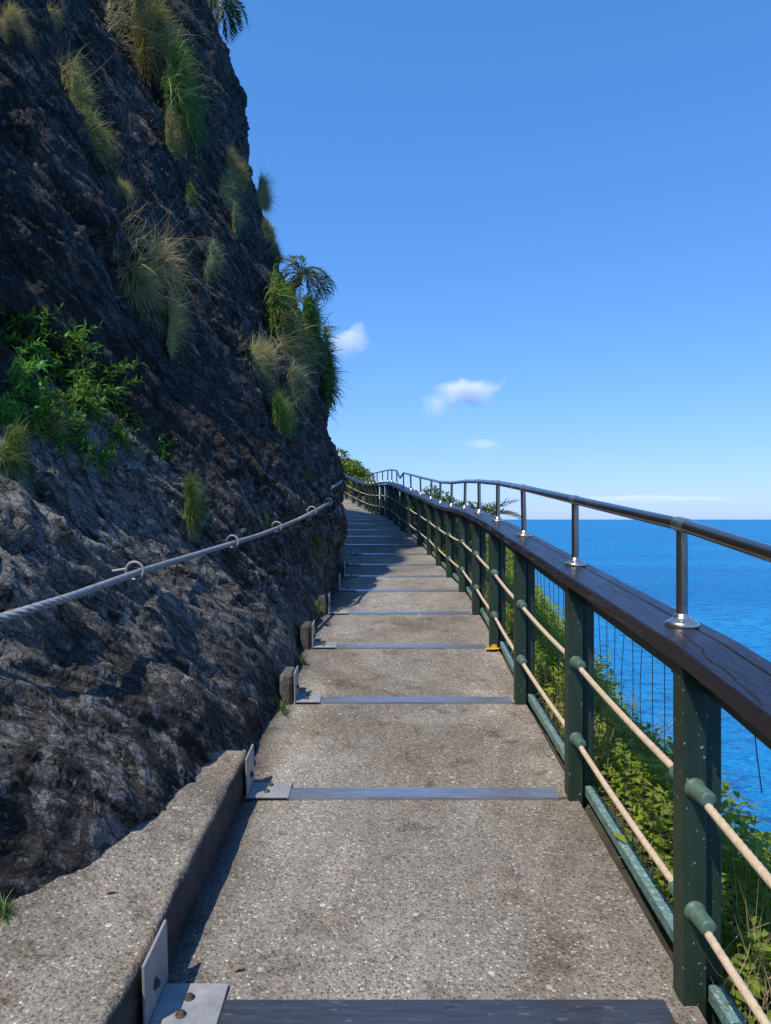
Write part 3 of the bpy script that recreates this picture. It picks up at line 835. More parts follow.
mb.build('timber_crack', mat_plain('dark_split', (.004, .0035, .003), .95), railing)
# yellow paint dab at the foot of one post
mb = MB(); Mx = pframe(5)
mb.poly([Mx @ Vector(q) for q in ((-.055, -.115, .0035), (.02, -.135, .0035), (.075, -.10, .0035), (.078, -.05, .0042), (.02, -.043, .0042), (-.035, -.05, .0042))], [(0, 1, 2, 3, 4, 5)])
mb.poly([Mx @ Vector(q) for q in ((.0, -.0425, .0), (.06, -.0425, .0), (.055, -.0425, .028), (.03, -.0425, .034), (.008, -.0425, .02))], [(0, 1, 2, 3, 4)])
mb.build('yellow_mark', M_YELLOW, railing)

# stainless handrail standing on the timber
handrail = tag(empty('handrail', tuple(pframe(2) @ Vector((.10, .2, 1.12)))), 'tarnished stainless tube handrail on short stanchions above the timber rail', 'handrail')
HT = .342
st_pts = []
for i in range(0, 22):
    A = pframe(i) @ Vector((.104, 0, RTS[i] + TH + .0005)); B = pframe(i + 1) @ Vector((.104, 0, RTS[i + 1] + TH + .0005))
    st_pts.append(A.lerp(B, .16))
tube = []
for i, p in enumerate(st_pts):
    Mx = Matrix.Translation(p)
    near = p.y < 12
    tilt = random.uniform(-.012, .012) if i > 2 else 0
    mb = MB(); mb.tube([p + Vector((0, 0, .004)), p + Vector((tilt, 0, HT - .015))], .019, 16 if near else 8)
    so = mb.build('stanchion', M_INOX, handrail)
    mb = MB(); mb.lathe([(.056, -.003), (.057, .004), (.0545, .010), (.046, .016), (.033, .022), (.026, .030), (.0245, .038), (.021, .040)], Mx, 28 if near else 12)
    mb.build('flange', M_FLANGE, so)
    d = (st_pts[min(i + 1, 21)] - st_pts[max(i - 1, 0)]).normalized()
    top = p + Vector((tilt, 0, HT)); tube.append(top)
    if near:
        mb = MB(); mb.tube([top - d * .028, top + d * .028], .0262, 18); mb.tube([top + d * .03, top + d * .042], .0246, 18); mb.tube([top - d * .042, top - d * .03], .0246, 18)
        mb.build('clamp', M_FLANGE, so)
dip = []
for i, q in enumerate(tube):
    dip.append(q)
    if i == 13:     # joint where two lengths of tube meet in a shallow V
        m_ = q.lerp(tube[i + 1], .5); m_.z -= .16; dip.append(m_)
mb = MB(); mb.tube(dip, .0225, 18); mb.build('tube', M_INOX, handrail)

# ------------------------------------------------------------------ rope on the rock side
ROPE_PX = [(-60, 636), (0, 618), (70, 597), (137, 573), (185, 558), (234, 543), (257, 536), (278, 528), (297, 520), (313, 512), (322, 507), (329, 503)]
def spline(P, n):
    out = []
    for i in range(len(P) - 1):
        p0, p1, p2, p3 = P[max(i - 1, 0)], P[i], P[i + 1], P[min(i + 2, len(P) - 1)]
        for a in range(n):
            t = a / n
            out.append(.5 * ((2 * p1) + (-p0 + p2) * t + (2 * p0 - 5 * p1 + 4 * p2 - p3) * t * t + (-p0 + 3 * p1 - 3 * p2 + p3) * t ** 3))
    out.append(P[-1]); return out
px_line = spline([Vector((a, b, 0)) for a, b in ROPE_PX], 14)
hit = np.array([on_cliff(q.x, q.y).y for q in px_line])
ii = np.arange(len(hit)); env = hit.copy()
for a in range(len(hit)):                      # the rope is pulled taut over the proudest bumps of the rock
    env[a] = np.min(hit[max(0, a - 5):a + 6])
env = np.convolve(np.pad(env, 6, mode='edge'), np.ones(13) / 13, 'valid'); env = np.minimum(env, hit) - .05
env = np.convolve(np.pad(env, 4, mode='edge'), np.ones(9) / 9, 'valid')
rp_all = [Vector(((q.x - CX) / F * y, y, EYE + (HY - q.y) / F * y)) for q, y in zip(px_line, env)]
rp = rp_all[::14]
end = rp[-1]
rpts = spline(rp_all[::7] , 55)
tail = spline([end, end + Vector((-.06, .25, .10)), end + Vector((-.03, .9, .22)), end + Vector((.03, 1.9, .36)), end + Vector((-.15, 3.6, .5))], 30)[1:]
mb = MB(); mb.tube(rpts + tail, .0158, 20, True, lambda a, L: 1 + .50 * abs(math.cos(2.5 * a - L * math.pi / .036)) - .25)
tag(mb.build('guide_rope', M_GROPE), 'thick twisted grey rope strung along the rock through ring bolts', 'rope')
for (i, lab) in ((3, 'largest steel ring bolt, on the rock nearest the camera'), (5, 'second steel ring bolt along the grey rope'), (7, 'third steel ring bolt along the grey rope'),
                 (9, 'fourth steel ring bolt along the grey rope, close to the bend'), (11, 'last steel ring bolt, where the grey rope bends upward')):
    p = rp[i]; d = (rpts[min(i * 110 + 5, len(rpts) - 1)] - rpts[i * 110 - 5]).normalized()
    side = Vector((-d.y, d.x, 0)).normalized(); upv = d.cross(side) * -1
    if upv.z < 0: upv = -upv
    mb = MB(); R = .046; c = p + upv * .012 + side * .012
    circ = [c + (side * math.cos(a) + upv * math.sin(a)) * R + d * .0 for a in np.linspace(0, 2 * math.pi, 29)]
    mb.tube(circ, .0072, 10, False)
    mb.tube([c + side * R * .9 + upv * .01, c + side * (R + .05) + d * .01, c + side * (R + .22) + d * .05 - upv * .02], .008, 10)
    tag(mb.build('ring_bolt', M_GALV), lab, 'ring bolt', 'ring bolts holding the grey rope')

# ------------------------------------------------------------------ plants
def blades(n, spread, length, up, out, droop, width, seg=5, wind=(0, 0), seed=0, clumps=9):
    """ragged hanging grass: ribbons from several root clumps on a wall (+x points away from the wall)"""
    r = np.random.default_rng(seed)
    ca = r.uniform(0, 2 * np.pi, clumps); cr = spread * r.uniform(.15, 1.25, clumps)
    cy, cz = cr * np.cos(ca), cr * np.sin(ca) * .9
    cl = r.uniform(.45, 1.1, clumps); cdy = r.normal(0, .28, clumps); cdz = r.normal(0, .3, clumps); cv = r.normal(0, .14, clumps)
    c = r.choice(clumps, n, p=r.dirichlet(np.ones(clumps) * 3))
    sub = r.normal(0, .13, (n, 2)) * (spread + .25)
    pos = np.stack([r.uniform(-.06, .04, n), cy[c] + sub[:, 0], cz[c] + sub[:, 1]], -1)
    d = np.stack([r.uniform(.1, .9, n) * out, r.normal(0, .42, n) + wind[0] + cdy[c] + sub[:, 0] * 1.5, r.normal(up, .42, n) + wind[1] + cdz[c] + sub[:, 1] * 1.5], -1)
    d /= np.linalg.norm(d, axis=1, keepdims=True)
    ln = length * cl[c] * np.where(r.uniform(0, 1, n) < .08, r.uniform(1.0, 1.5, n), r.uniform(.35, 1.0, n)) / seg
    side = np.cross(d, r.normal(0, 1, (n, 3))); side /= np.linalg.norm(side, axis=1, keepdims=True)
    w = width * r.uniform(.6, 1.2, n)
    pts = []; p = pos.copy(); dr = droop * r.uniform(.4, 1.6, n)
    for s in range(seg + 1):
        t = s / seg; ww = (w * (1 - t ** 1.5 * .92))[:, None]
        pts.append(np.stack([p - side * ww, p + side * ww], 1))
        p = p + d * ln[:, None]; d = d + np.stack([-.25 * dr, 0 * dr, -dr], -1) + r.normal(0, .09, (n, 3)); d /= np.linalg.norm(d, axis=1, keepdims=True)
    P = np.stack(pts, 1)                      # n, seg+1, 2, 3
    V = P.reshape(-1, 3); b = (np.arange(n) * (seg + 1) * 2)[:, None]
    s = np.arange(seg)[None] * 2
    f = np.stack([b + s, b + s + 1, b + s + 3, b + s + 2], -1).reshape(-1, 4)
    v = np.repeat(np.clip(r.beta(2, 2.2, n) + cv[c], 0, 1), (seg + 1) * 2)
    return V, f, v
def leaf_sheet(pos, d, nrm, ln, wd, v, curl=.25):
    """one folded, pointed leaf per row"""
    n = len(pos); d = d / np.linalg.norm(d, axis=1, keepdims=True)
    s = np.cross(d, nrm); s /= np.linalg.norm(s, axis=1, keepdims=True) + 1e-9
    u = np.cross(s, d)
    ln = ln[:, None]; wd = wd[:, None]
    mid1 = pos + d * ln * .38 + u * ln * .06
    tip = pos + d * ln - u * ln * curl
    mid2 = pos + d * ln * .72 - u * ln * curl * .35
    P = np.stack([pos, mid1 - s * wd * .5 + u * wd * .12, mid1, mid1 + s * wd * .5 + u * wd * .12,
                  mid2 - s * wd * .36 + u * wd * .08, mid2, mid2 + s * wd * .36 + u * wd * .08, tip], 1)
    b = (np.arange(n) * 8)[:, None]
    quads = np.array([[1, 2, 5, 4], [2, 3, 6, 5], [0, 2, 1, 1], [0, 3, 2, 2], [4, 5, 7, 7], [5, 6, 7, 7]])
    tri = np.array([[0, 2, 1], [0, 3, 2], [4, 5, 7], [5, 6, 7], [1, 2, 5], [1, 5, 4], [2, 3, 6], [2, 6, 5]])
    f = (b[:, :, None] + tri[None]).reshape(-1, 3)
    return P.reshape(-1, 3), f, np.repeat(v, 8)
def merge(parts):
    V, Fc, A = [], [], []; o = 0
    for v, f, a in parts: V.append(v); Fc.append(f + o); A.append(a); o += len(v)
    return np.concatenate(V), np.concatenate(Fc), np.concatenate(A)

TUFT = {}
def tuft_mesh(kind, var):
    if (kind, var) in TUFT: return TUFT[(kind, var)]
    sd = hash_(kind) + var
    if kind == 'green': V, f, v = blades(3400, .54, .70, .25, .75, .30, .0065, 6, (.10, 0), sd); m = G_GREEN
    elif kind == 'olive': V, f, v = blades(3800, .64, .62, .30, .75, .28, .0058, 6, (.12, .0), sd); m = G_OLIVE
    elif kind == 'dry': V, f, v = blades(3200, .60, .66, .35, .75, .22, .0052, 6, (.05, 0), sd); m = G_DRY
    elif kind == 'pale': V, f, v = blades(2200, .52, .68, .05, .6, .34, .006, 6, (.05, 0), sd); m = G_PALE
    elif kind == 'fern': V, f, v = blades(2800, .72, .62, .25, .9, .28, .015, 6, (.25, 0), sd, 14); m = G_GREEN
    elif kind == 'sprout': V, f, v = blades(170, .22, 1.1, .75, .9, .2, .02, 5, (0, 0), sd); m = G_GREEN
    elif kind == 'twigs': V, f, v = blades(130, .5, 1.3, .55, .9, .13, .006, 7, (.1, .1), sd); m = G_DRY
    TUFT[(kind, var)] = np_mesh(kind + '_grass', V, f, m, True, dict(v=v)); return TUFT[(kind, var)]
def hash_(s): return sum(ord(c) * (i + 3) for i, c in enumerate(s)) % 997
TUFTS = [
 # px, py, radius px, kind, label
 (150, 52, 48, 'olive', 'broad olive grass tuft, top of the biggest clump high on the cliff'),
 (166, 82, 42, 'olive', 'olive and green grass tuft in the middle of the biggest clump high on the cliff'),
 (184, 118, 46, 'green', 'lush green grass tuft hanging at the lower right of the biggest clump'),
 (172, 152, 24, 'olive', 'small straw-tipped grass tuft at the foot of the biggest clump'),
 (118, 40, 34, 'twigs', 'thin dry stalks standing left of the biggest grass clump'),
 (70, 98, 28, 'twigs', 'tangle of pale dry stalks above the two olive tufts on the left of the cliff'),
 (84, 112, 27, 'olive', 'upper of the two olive tufts on the left of the cliff, under dry stalks'),
 (101, 155, 29, 'olive', 'lower of the two olive tufts on the left of the cliff'),
 (122, 196, 16, 'dry', 'small dry tuft just below the two olive tufts'),
 (14, 32, 20, 'dry', 'brown dry tuft in the upper left corner of the cliff'),
 (56, 18, 14, 'dry', 'little dry tuft at the top edge, right of the brown corner tuft'),
 (194, 206, 15, 'green', 'small narrow green tuft beneath the biggest grass clump'),
 (240, 180, 17, 'olive', 'golden round tuft near the cliff outline, topmost of its cluster'),
 (226, 200, 26, 'dry', 'feathery dry tuft with long stalks, left one of the cluster near the outline'),
 (239, 226, 18, 'pale', 'bluish pale grass tuft hanging under the feathery dry one'),
 (264, 200, 20, 'dry', 'dry tuft right at the cliff outline beside the golden round tuft'),
 (274, 242, 14, 'olive', 'dull olive tuft on the outline above the cliff palm'),
 (291, 256, 12, 'olive', 'tuft sticking out into the sky just above the cliff palm'),
 (216, 266, 20, 'pale', 'pale thin grass tuft in the middle of the dark face'),
 (150, 280, 50, 'dry', 'big golden dry tuft alone in the middle of the cliff'),
 (132, 262, 34, 'twigs', 'wiry stalks sprouting from the big golden dry tuft'),
 (176, 338, 27, 'dry', 'thin drooping dry tuft below the big golden one'),
 (283, 312, 34, 'fern', 'dense bright green fern clump at the outline below the cliff palm'),
 (312, 345, 30, 'fern', 'dark green fern clump leaning into the sky beside the bright one'),
 (326, 378, 30, 'fern', 'shaggy dark fern clump hanging on the outline, lowest of the row'),
 (296, 362, 34, 'olive', 'brownish grass clump beneath the ferns'),
 (262, 372, 30, 'dry', 'dry feathery grass clump at the left side of the ferns'),
 (298, 395, 28, 'pale', 'pale grey-green grass clump hanging below the brownish one'),
 (283, 425, 24, 'green', 'green grass tuft hanging lowest under the fern clumps'),
 (309, 478, 13, 'green', 'little green tuft by the outline just above the rope bend'),
 (268, 526, 10, 'green', 'tiny green tuft touching the grey rope'),
 (194, 512, 27, 'green', 'bushy yellow-green tuft just above the grey rope'),
 (24, 470, 32, 'green', 'grassy yellow-green tuft on the left edge of the grey rock'),
 (55, 548, 12, 'dry', 'tiny yellowish tuft on the grey rock near the left edge'),
 (320, 545, 11, 'green', 'tiny green weed on the dark rock below the rope bend'),
 (60, 440, 26, 'twigs', 'bare dry stalks among the leafy plants on the ledge'),
]
for n, (px, py, r, kind, lab) in enumerate(TUFTS):
    p = on_cliff(px, py)
    s = r / F * p.y * 1.45
    o = link(kind + '_tuft' if kind != 'twigs' else 'dry_stalks', tuft_mesh(kind, n % 3))
    o.location = p + Vector((-.04, -.05 * s, .10 * s)); o.scale = (s, s * random.uniform(.9, 1.1), s * random.uniform(.9, 1.1)); o.rotation_euler = (random.uniform(-.25, .25), 0, random.uniform(-.3, .25))
    tag(o, lab, {'fern': 'fern', 'twigs': 'dry stalks'}.get(kind, 'grass tuft'), 'grass tufts on the cliff')

# small weeds at the foot of the rock
def ground_spot(px, py, dz=0.0):
    t = np.linspace(1.5, 20, 4000); z = EYE + (HY - py) / F * t
    i = np.argmin(np.abs(z - (pz(t) + dz))); return Vector(((px - CX) / F * t[i], t[i], z[i]))
for px, py, dz, s, kd, lab in ((8, 918, .2, .10, 'green', 'small green weed where the kerb meets the rock at the left edge'),
                               (132, 832, .2, .07, 'olive', 'tiny yellowish weed in the joint between kerb and rock'),
                               (283, 712, 0, .11, 'green', 'green weed beside the third step bracket'),
                               (303, 664, 0, .10, 'green', 'green weed at the rock foot beside the fourth step bracket'),
                               (318, 611, .15, .15, 'green', 'bright weed growing on the mossy kerb block')):
    p = ground_spot(px, py, dz)
    o = link('weed', tuft_mesh('sprout', 0)); o.location = p; o.scale = (s, s, s); o.rotation_euler = (0, -.5, random.uniform(0, 1)); tag(o, lab, 'weed', 'weeds at the rock foot')

def shrub_mesh(seed, stems=36, leaves=17, ln=.098):
    r = np.random.default_rng(seed); parts = []; st = MB()
    for s in range(stems):
        a = r.uniform(0, 2 * np.pi); d = np.array([.38 * r.uniform(.1, 1.2) + .10, .85 * np.cos(a), .22 + .75 * np.sin(a)]); d /= np.linalg.norm(d)
        p = np.array([0, r.normal(0, .10), r.normal(0, .07)]); L = r.uniform(.22, .5)
        n = 12; pts = [p.copy()]
        for q in range(n):
            p = p + d * L / n; d = d + np.array([.02, 0, -.075]) + r.normal(0, .03, 3); d /= np.linalg.norm(d); pts.append(p.copy())
        pts = np.array(pts); st.tube([tuple(x) for x in pts[::3]], [.0045, .004, .003, .002, .0015][:len(pts[::3])], 5)
        t = np.linspace(.25, 1, leaves); i = (t * n).astype(int); P = pts[i]
        T = pts[np.minimum(i + 1, n)] - pts[np.maximum(i - 1, 0)]; T /= np.linalg.norm(T, axis=1, keepdims=True)
        ph = np.arange(leaves) * 2.4 + r.uniform(0, 6)
        e1 = np.cross(T, [0.3, .2, 1]); e1 /= np.linalg.norm(e1, axis=1, keepdims=True); e2 = np.cross(T, e1)
        D = T * .75 + e1 * np.cos(ph)[:, None] + e2 * np.sin(ph)[:, None] * .9 + np.array([.15, 0, .1]) + r.normal(0, .12, (leaves, 3))
        N = np.array([.55, 0, 1.0]) + r.normal(0, .3, (leaves, 3))
        l = ln * r.uniform(.6, 1.15, leaves); parts.append(leaf_sheet(P, D, N, l, l * r.uniform(.26, .36, leaves), r.beta(2, 2.6, leaves), .22))
    V, f, v = merge(parts)
    return np_mesh('shrub_leaves', V, f, L_SHRUB, True, dict(v=v)), st.mesh('shrub_stems', M_BARK)
SH = [shrub_mesh(100 + i) for i in range(3)]
SHRUBS = [(4,340, 34, 'leafy green shrub at the left photo edge, topmost on the ledge'), (36,345, 30, 'leafy shrub at the upper rim of the ledge, second from the left edge'),
          (66,366, 30, 'leafy green shrub in the middle of the ledge rim'), (98,392, 34, 'glossy leafy shrub at the right end of the ledge'),
          (80,410, 30, 'leafy shrub left of and below the glossy right-end one'), (16,395, 34, 'leafy shrub in the middle row of the ledge near the left edge'), (46,414, 28, 'leafy shrub in the centre of the ledge greenery'),
          (3, 424, 26, 'leafy bright shrub cut by the left photo edge above the grey rock'), (45, 428, 20, 'small bushy shrub below the ledge centre'), (68, 440, 22, 'spiky-leaved shrub on the bare soil'), (118, 440, 17, 'small upright leafy plant right of the bare soil'),
          (104, 466, 15, 'small yellowish leafy plant low on the soil'), (162, 456, 18, 'leafy sprig on the pale rock right of the soil'), (88, 452, 13, 'tiny yellow-green plant on the soil')]
for n, (px, py, r, lab) in enumerate(SHRUBS):
    p = on_cliff(px, py); s = r / F * p.y / .285
    me_l, me_s = SH[n % 3]
    t = tag(empty('leafy_shrub', p + Vector((-.04, 0, -.05 * s))), lab, 'shrub', 'leafy shrubs on the ledge')
    t.scale = (s, s, s); t.rotation_euler = (random.uniform(-.3, .3), 0, random.uniform(-.3, .3))
    for nm, me in (('foliage', me_l), ('stem', me_s)):
        o = bpy.data.objects.new(nm, me); COL.objects.link(o); o.parent = t

# seaside ground cover: one leafy mass
def ground_cover():
    parts = []
    N = 11500
    y = 1.0 + 14 * rng.uniform(0, 1, N) ** 1.5
    u = rng.uniform(.03, 1, N) ** .8 * np.interp(y, [0, 8, 12, 15], [1.7, 1.7, 2.2, 2.6])
    x = xr(y) + .095 + u
    gz = ground_z(x, y)
    clump = fbm(x * 1.6, y * 1.6, .3, 3, 71)
    keep = (clump > -.55)
    x, y, gz, clump, u = x[keep], y[keep], gz[keep], clump[keep], u[keep]
    hh = np.clip(.07 + .16 * np.clip(u / .25, .15, 1) + .22 * clump * np.clip(u / .4, 0, 1), .05, .5)
    n = len(x); per = 9
    for q in range(per):
        t = (q + rng.uniform(0, 1, n)) / per
        P = np.stack([x + rng.normal(0, .035, n) , y + rng.normal(0, .035, n), gz + hh * (.15 + .9 * t)], -1)
        a = q * 2.4 + rng.uniform(0, 6.3, n) * .3 + x * 40
        D = np.stack([np.cos(a), np.sin(a), rng.uniform(-.1, .8, n)], -1); Nn = np.stack([rng.normal(0, .35, n), rng.normal(0, .35, n), np.ones(n)], -1)
        l = rng.uniform(.035, .085, n) * np.interp(y, [2, 8, 14], [.95, 1.1, 1.5])
        parts.append(leaf_sheet(P, D, Nn, l, l * rng.uniform(.22, .42, n), np.clip(rng.beta(2.2, 2.2, n) * .8 + .12 * clump + .05, 0, 1), .25))
    V, f, v = merge(parts)
    o = link('ground_cover', np_mesh('ground_cover', V, f, L_COVER, True, dict(v=v)))
    tag(o, 'dense leafy green ground cover beyond the railing', None, None, 'stuff')
    # dry grass mixed in
    n = 7000
    yy = 1.0 + 12 * rng.uniform(0, 1, n) ** 1.4; uu = rng.uniform(.03, 1.4, n); xx = xr(yy) + .095 + uu; zz = ground_z(xx, yy)
    w = fbm(xx * .9, yy * .9, 5.0, 2, 81); k = w > -.1; xx, yy, zz = xx[k], yy[k], zz[k]; n = len(xx); seg = 4
    p = np.stack([xx, yy, zz], -1); d = np.stack([rng.normal(.1, .3, n), rng.normal(0, .3, n), np.ones(n)], -1); d /= np.linalg.norm(d, axis=1, keepdims=True)
    ln = rng.uniform(.2, .5, n) / seg; s = np.cross(d, rng.normal(0, 1, (n, 3))); s /= np.linalg.norm(s, axis=1, keepdims=True); pts = []
    for q in range(seg + 1):
        ww = .0028 * (1 - q / seg * .85); pts.append(np.stack([p - s * ww, p + s * ww], 1)); p = p + d * ln[:, None]; d = d + rng.normal(0, .16, (n, 3)) + np.array([.04, 0, -.12]); d /= np.linalg.norm(d, axis=1, keepdims=True)
    V = np.stack(pts, 1).reshape(-1, 3); b = (np.arange(n) * (seg + 1) * 2)[:, None]; sg = np.arange(seg)[None] * 2
    f = np.stack([b + sg, b + sg + 1, b + sg + 3, b + sg + 2], -1).reshape(-1, 4)
    o = link('dry_grass', np_mesh('dry_grass', V, f, G_DRY, True, dict(v=np.repeat(rng.beta(2, 2, n), (seg + 1) * 2))))
    tag(o, 'dry grass stalks mixed into the ground cover', None, None, 'stuff')
ground_cover()

# bushes beyond the railing, each with trunk and crown
def bush_mesh(seed, n, mat, ln, trunk=True):
    r = np.random.default_rng(seed); st = MB(); tips = []
    for b in range(9):
        a = b * 2.4 + r.uniform(-.3, .3); rr = r.uniform(.35, .8)
        tip = np.array([rr * math.cos(a), rr * math.sin(a), r.uniform(.35, 1.0)])
        mid = tip * np.array([.4, .4, .55]); tips.append(tip); tips.append(mid * 1.25)
        st.tube([(0, 0, -.25), tuple(mid), tuple(tip)], [.035, .02, .006], 6)
    tips = np.array(tips)
    c = tips[r.integers(0, len(tips), n)]
    g = r.normal(0, 1, (n, 3)); g /= np.linalg.norm(g, axis=1, keepdims=True)
    P = c + g * (.30 * r.uniform(.2, 1, n) ** .5)[:, None] * np.array([1, 1, .8])
    D = g + r.normal(0, .5, (n, 3)) + np.array([0, 0, .25]); Nn = r.normal(0, .5, (n, 3)) + np.array([0, 0, 1])
    l = ln * r.uniform(.6, 1.2, n)
    V, f, v = leaf_sheet(P, D, Nn, l, l * .45, np.clip(r.beta(2, 2.2, n), 0, 1), .2)
    return np_mesh('bush_crown', V, f, mat, True, dict(v=v)), st.mesh('bush_trunk', M_BARK)
BM = [bush_mesh(200, 3800, L_BUSH, .11), bush_mesh(201, 3800, L_BUSH, .10), bush_mesh(202, 3200, L_LIME, .15)]
BUSHES = [(1.30, 11.9, .50, 0, 'dark green bush behind the railing, nearest of the row'), (1.38, 14.0, .62, 1, 'dark bush beside the small palm behind the railing'), (1.30, 16.4, .8, 0, 'rounded bush behind the railing, past the small palm'),
          (1.15, 19.0, .9, 1, 'bush behind the railing where it starts to bend left'), (.9, 22.5, .9, 0, 'bush behind the railing in the middle of the bend'), (.45, 26, .7, 1, 'low bush behind the far bend of the railing'),
          (-1.05, 34.2, .8, 2, 'lime green bush behind the far railing, right-hand one'), (-1.75, 36.5, 1.35, 2, 'tall lime green bush rising beside the cliff outline at the path end'), (-2.9, 39.5, 2.0, 2, 'lime green bush hidden mostly by the cliff outline'),
          (-1.1, 39.5, .7, 2, 'low lime bush farthest along, right of the tall one')]
for x, y, s, kd, lab in BUSHES:
    t = tag(empty('bush', (x, y, float(ground_z(np.array(x), np.array(y))) - .02)), lab, 'bush', 'bushes beyond the railing')
    t.scale = (s, s, s * .95); t.rotation_euler = (0, 0, random.uniform(0, 6))
    for nm, me in (('crown', BM[kd][0]), ('trunk', BM[kd][1])):
        o = bpy.data.objects.new(nm, me); COL.objects.link(o); o.parent = t

def frond_mesh(seed, length, droop, leaflet, mat, n=26):
    r = np.random.default_rng(seed); rach = MB(); p = np.zeros(3); d = np.array([.75, 0, .66]); d /= np.linalg.norm(d); pts = [p.copy()]; dirs = [d.copy()]
    for q in range(n):
        p = p + d * length / n; d = d + np.array([0, 0, -droop / n * 2]); d /= np.linalg.norm(d); pts.append(p.copy()); dirs.append(d.copy())
    pts = np.array(pts); dirs = np.array(dirs)
    rach.tube([tuple(x) for x in pts[::3]], list(np.linspace(.012, .003, len(pts[::3])) * length), 6)
    I = np.repeat(np.arange(3, n + 1), 2); sg = np.tile([-1, 1], len(I) // 2)
    P = pts[I]; T = dirs[I]; side = np.array([0, 1, 0])[None] * sg[:, None]; t = I / n
    D = T * .75 + side * .8 + np.array([0, 0, -.25]) + r.normal(0, .08, (len(I), 3)); Nn = np.cross(T, [0, 1, 0]) * -1 + r.normal(0, .15, (len(I), 3))
    l = leaflet * np.sin(np.clip(t, .12, .97) * np.pi) ** .6 * r.uniform(.85, 1.1, len(I))
    V, f, v = leaf_sheet(P, D, Nn, l, l * .11, r.beta(2, 2.4, len(I)), .22)
    return np_mesh('palm_frond', V, f, mat, True, dict(v=v)), rach.mesh('palm_rachis', mat)
def palm(name, loc, length, nf, droop, leaflet, label, seed, elev=(-.2, .6), trunk_h=.3, tilt=(0, 0)):
    r = random.Random(seed)
    t = tag(empty(name, loc), label, 'palm')
    mb = MB(); mb.tube([Vector((-tilt[0] * 1.0, -tilt[1], -trunk_h)), Vector((-tilt[0] * .3, -tilt[1] * .4, -trunk_h * .4)), Vector((0, 0, .02))], [.055 * length * 1.6, .06 * length * 1.4, .05 * length], 8)
    o = bpy.data.objects.new('trunk', mb.mesh('trunk', M_BARK)); COL.objects.link(o); o.parent = t
    F_ = [frond_mesh(seed + i, length, droop * (0.8 + .25 * i), leaflet, L_PALM) for i in range(3)]
    for q in range(nf):
        me, ra = F_[q % 3]
        o = bpy.data.objects.new('frond', me); COL.objects.link(o); o.parent = t
        o.rotation_euler = (r.uniform(-.2, .2), -r.uniform(*elev), q * 2.399 + r.uniform(-.2, .2)); s = r.uniform(.8, 1.1); o.scale = (s, s, s)
        c = bpy.data.objects.new('rachis', ra); COL.objects.link(c); c.parent = o
# palms clinging to the cliff outline
p = on_cliff(306, 283); palm('cliff_palm', p + Vector((.24, -.2, .08)), .80, 17, 1.5, .20, 'drooping palm clinging to the cliff outline above the ferns', 31, (-.4, .35), .3, (.22, 0))
p = on_cliff(226, 8); palm('cliff_palm', p + Vector((.08, 0, .15)), .85, 14, 1.6, .26, 'drooping palm at the top of the cliff, cut by the upper photo edge', 37, (-.4, .35), .3, (.25, 0))
palm('young_palm', (1.60, 12.6, EYE - .10), .90, 13, .75, .24, 'young feather palm poking up behind the railing against the sea', 43, (-.1, .55), .75)

# a fallen leaf or two on the concrete
for px, py, dz, lab in ((102, 893, .2, 'orange dead leaf lying on the kerb top'), (232, 972, 0, 'tan dead leaf lying on the path beside the nearest bracket')):
    p = ground_spot(px, py, dz + .004)
    V, f, v = leaf_sheet(np.zeros((1, 3)), np.array([[1, .35, .12]]), np.array([[0, .1, 1.0]]), np.array([.042]), np.array([.018]), np.array([.6]), .05)
    o = link('dead_leaf', np_mesh('dead_leaf', V, f, mat_plain('dead_leaf', (.30, .15, .06), .8))); o.location = p + Vector((0, 0, .006)); tag(o, lab, 'leaf', 'dead leaves on the concrete')

# ------------------------------------------------------------------ clouds
def mat_cloud(dens, sc, off):
    m = bpy.data.materials.new('cloud_vapour'); m.use_nodes = True; nt = m.node_tree; L = nt.links
    nt.nodes.remove(nt.nodes['Principled BSDF'])
    tc = nd(nt, 'ShaderNodeTexCoord'); g = nd(nt, 'ShaderNodeVectorMath'); g.operation = 'LENGTH'; L.new(tc.outputs['Object'], g.inputs[0])
    mp = nd(nt, 'ShaderNodeMapping'); mp.inputs['Location'].default_value = off; mp.inputs['Scale'].default_value = (1, 1, .8); L.new(tc.outputs['Object'], mp.inputs['Vector'])
    n = ntex(nt, mp.outputs[0], sc, 5, .62, .3)
    f = math_(nt, 'SUBTRACT', math_(nt, 'ADD', math_(nt, 'MULTIPLY', n, 1.9), -.35), g.outputs['Value'])
    d = math_(nt, 'MULTIPLY', math_(nt, 'MAXIMUM', f, 0.0), dens)
    v = nd(nt, 'ShaderNodeVolumePrincipled'); v.inputs['Color'].default_value = (1, .99, .985, 1); v.inputs['Anisotropy'].default_value = -.35
    L.new(d, v.inputs['Density']); L.new(v.outputs[0], nt.nodes['Material Output'].inputs['Volume'])
    return m
def cloud(px, py, w, h, dens, sc, off, lab, Y=2600.0):
    import bmesh
    bm = bmesh.new(); bmesh.ops.create_icosphere(bm, subdivisions=3, radius=1); me = bpy.data.meshes.new('cloud'); bm.to_mesh(me); bm.free()
    me.materials.append(mat_cloud(dens, sc, off)); o = link('cloud', me)
    o.location = ((px - CX) / F * Y, Y, EYE + (HY - py) / F * Y); o.scale = (w / F * Y, w / F * Y * .6, h / F * Y)
    tag(o, lab, 'cloud', 'small clouds over the sea')
cloud(471, 391, 46, 27, .085, 1.7, (3.1, 2, 5), 'brightest small white cloud in the middle of the sky')
cloud(350, 341, 41, 31, .055, 1.6, (1.1, 7, 2), 'soft white cloud right beside the cliff outline')
cloud(437, 407, 28, 20, .04, 1.8, (8.1, 4, 1), 'faint wisp just left of and below the brightest cloud')
cloud(655, 499, 130, 6, .012, 2.2, (2.2, 3, 8), 'long thin haze-like cloud low over the horizon on the right', 5200.0)
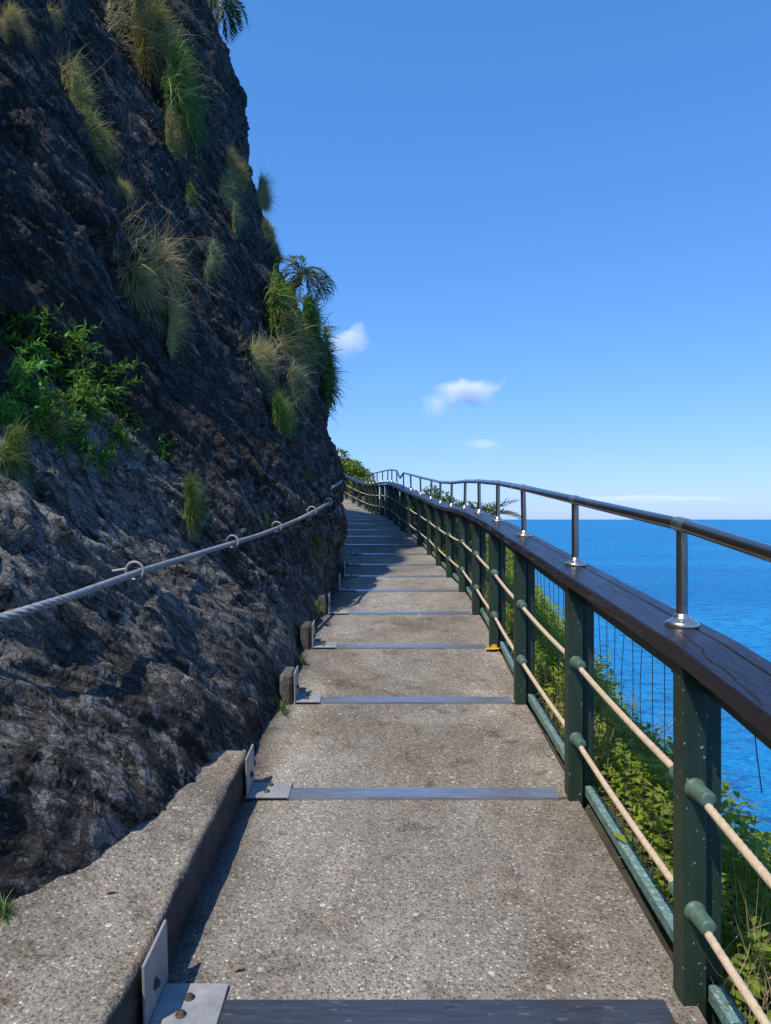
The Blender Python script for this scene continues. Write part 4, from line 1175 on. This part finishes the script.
cloud(481, 446, 33, 13, .035, 1.8, (4.4, 9, 3), 'thin greyish cloud streak below the brightest cloud')

# ------------------------------------------------------------------ light, sky, camera
sun_dir = Vector((-.36, -.42, .835)).normalized()
sun = bpy.data.lights.new('sun', 'SUN'); sun.energy = 3.9; sun.angle = math.radians(.53); sun.color = (1.0, .94, .84)
so = bpy.data.objects.new('sun', sun); COL.objects.link(so); so.location = (0, 0, 60); so.rotation_euler = sun_dir.to_track_quat('Z', 'Y').to_euler()
w = bpy.data.worlds.new('World'); S.world = w; w.use_nodes = True; nt = w.node_tree
bg = nt.nodes['Background']; sky = nt.nodes.new('ShaderNodeTexSky'); sky.sky_type = 'NISHITA'; sky.sun_disc = False
sky.sun_elevation = math.asin(sun_dir.z); sky.sun_rotation = math.atan2(sun_dir.x, sun_dir.y)
sky.altitude = 30; sky.air_density = 1.0; sky.dust_density = .35; sky.ozone_density = 1.6
sp = nt.nodes.new('ShaderNodeSeparateColor'); cb = nt.nodes.new('ShaderNodeCombineColor'); nt.links.new(sky.outputs[0], sp.inputs[0])
for i, (k_, g_) in enumerate(((.53, .95), (1.25, .68), (2.2, .69))):      # deep tropical blue, milky towards the horizon
    nt.links.new(math_(nt, 'MULTIPLY', math_(nt, 'POWER', sp.outputs[i], g_), k_), cb.inputs[i])
nt.links.new(cb.outputs[0], bg.inputs['Color']); bg.inputs['Strength'].default_value = .12

cam = bpy.data.cameras.new('camera'); co = bpy.data.objects.new('camera', cam); COL.objects.link(co); S.camera = co
co.location = (0, 0, EYE); co.rotation_euler = (math.pi / 2, 0, 0)
cam.sensor_fit = 'HORIZONTAL'; cam.sensor_width = 36; cam.lens = 36 * F / 771; cam.shift_y = (HY - 512) / 771
cam.clip_start = .05; cam.clip_end = 90000
vs = S.view_settings; vs.view_transform = 'Standard'; vs.look = 'None'; vs.gamma = 1; vs.exposure = 0.40; vs.use_curve_mapping = False
S.cycles.use_denoising = True; S.cycles.max_bounces = 8; S.cycles.volume_bounces = 3; S.cycles.transparent_max_bounces = 8
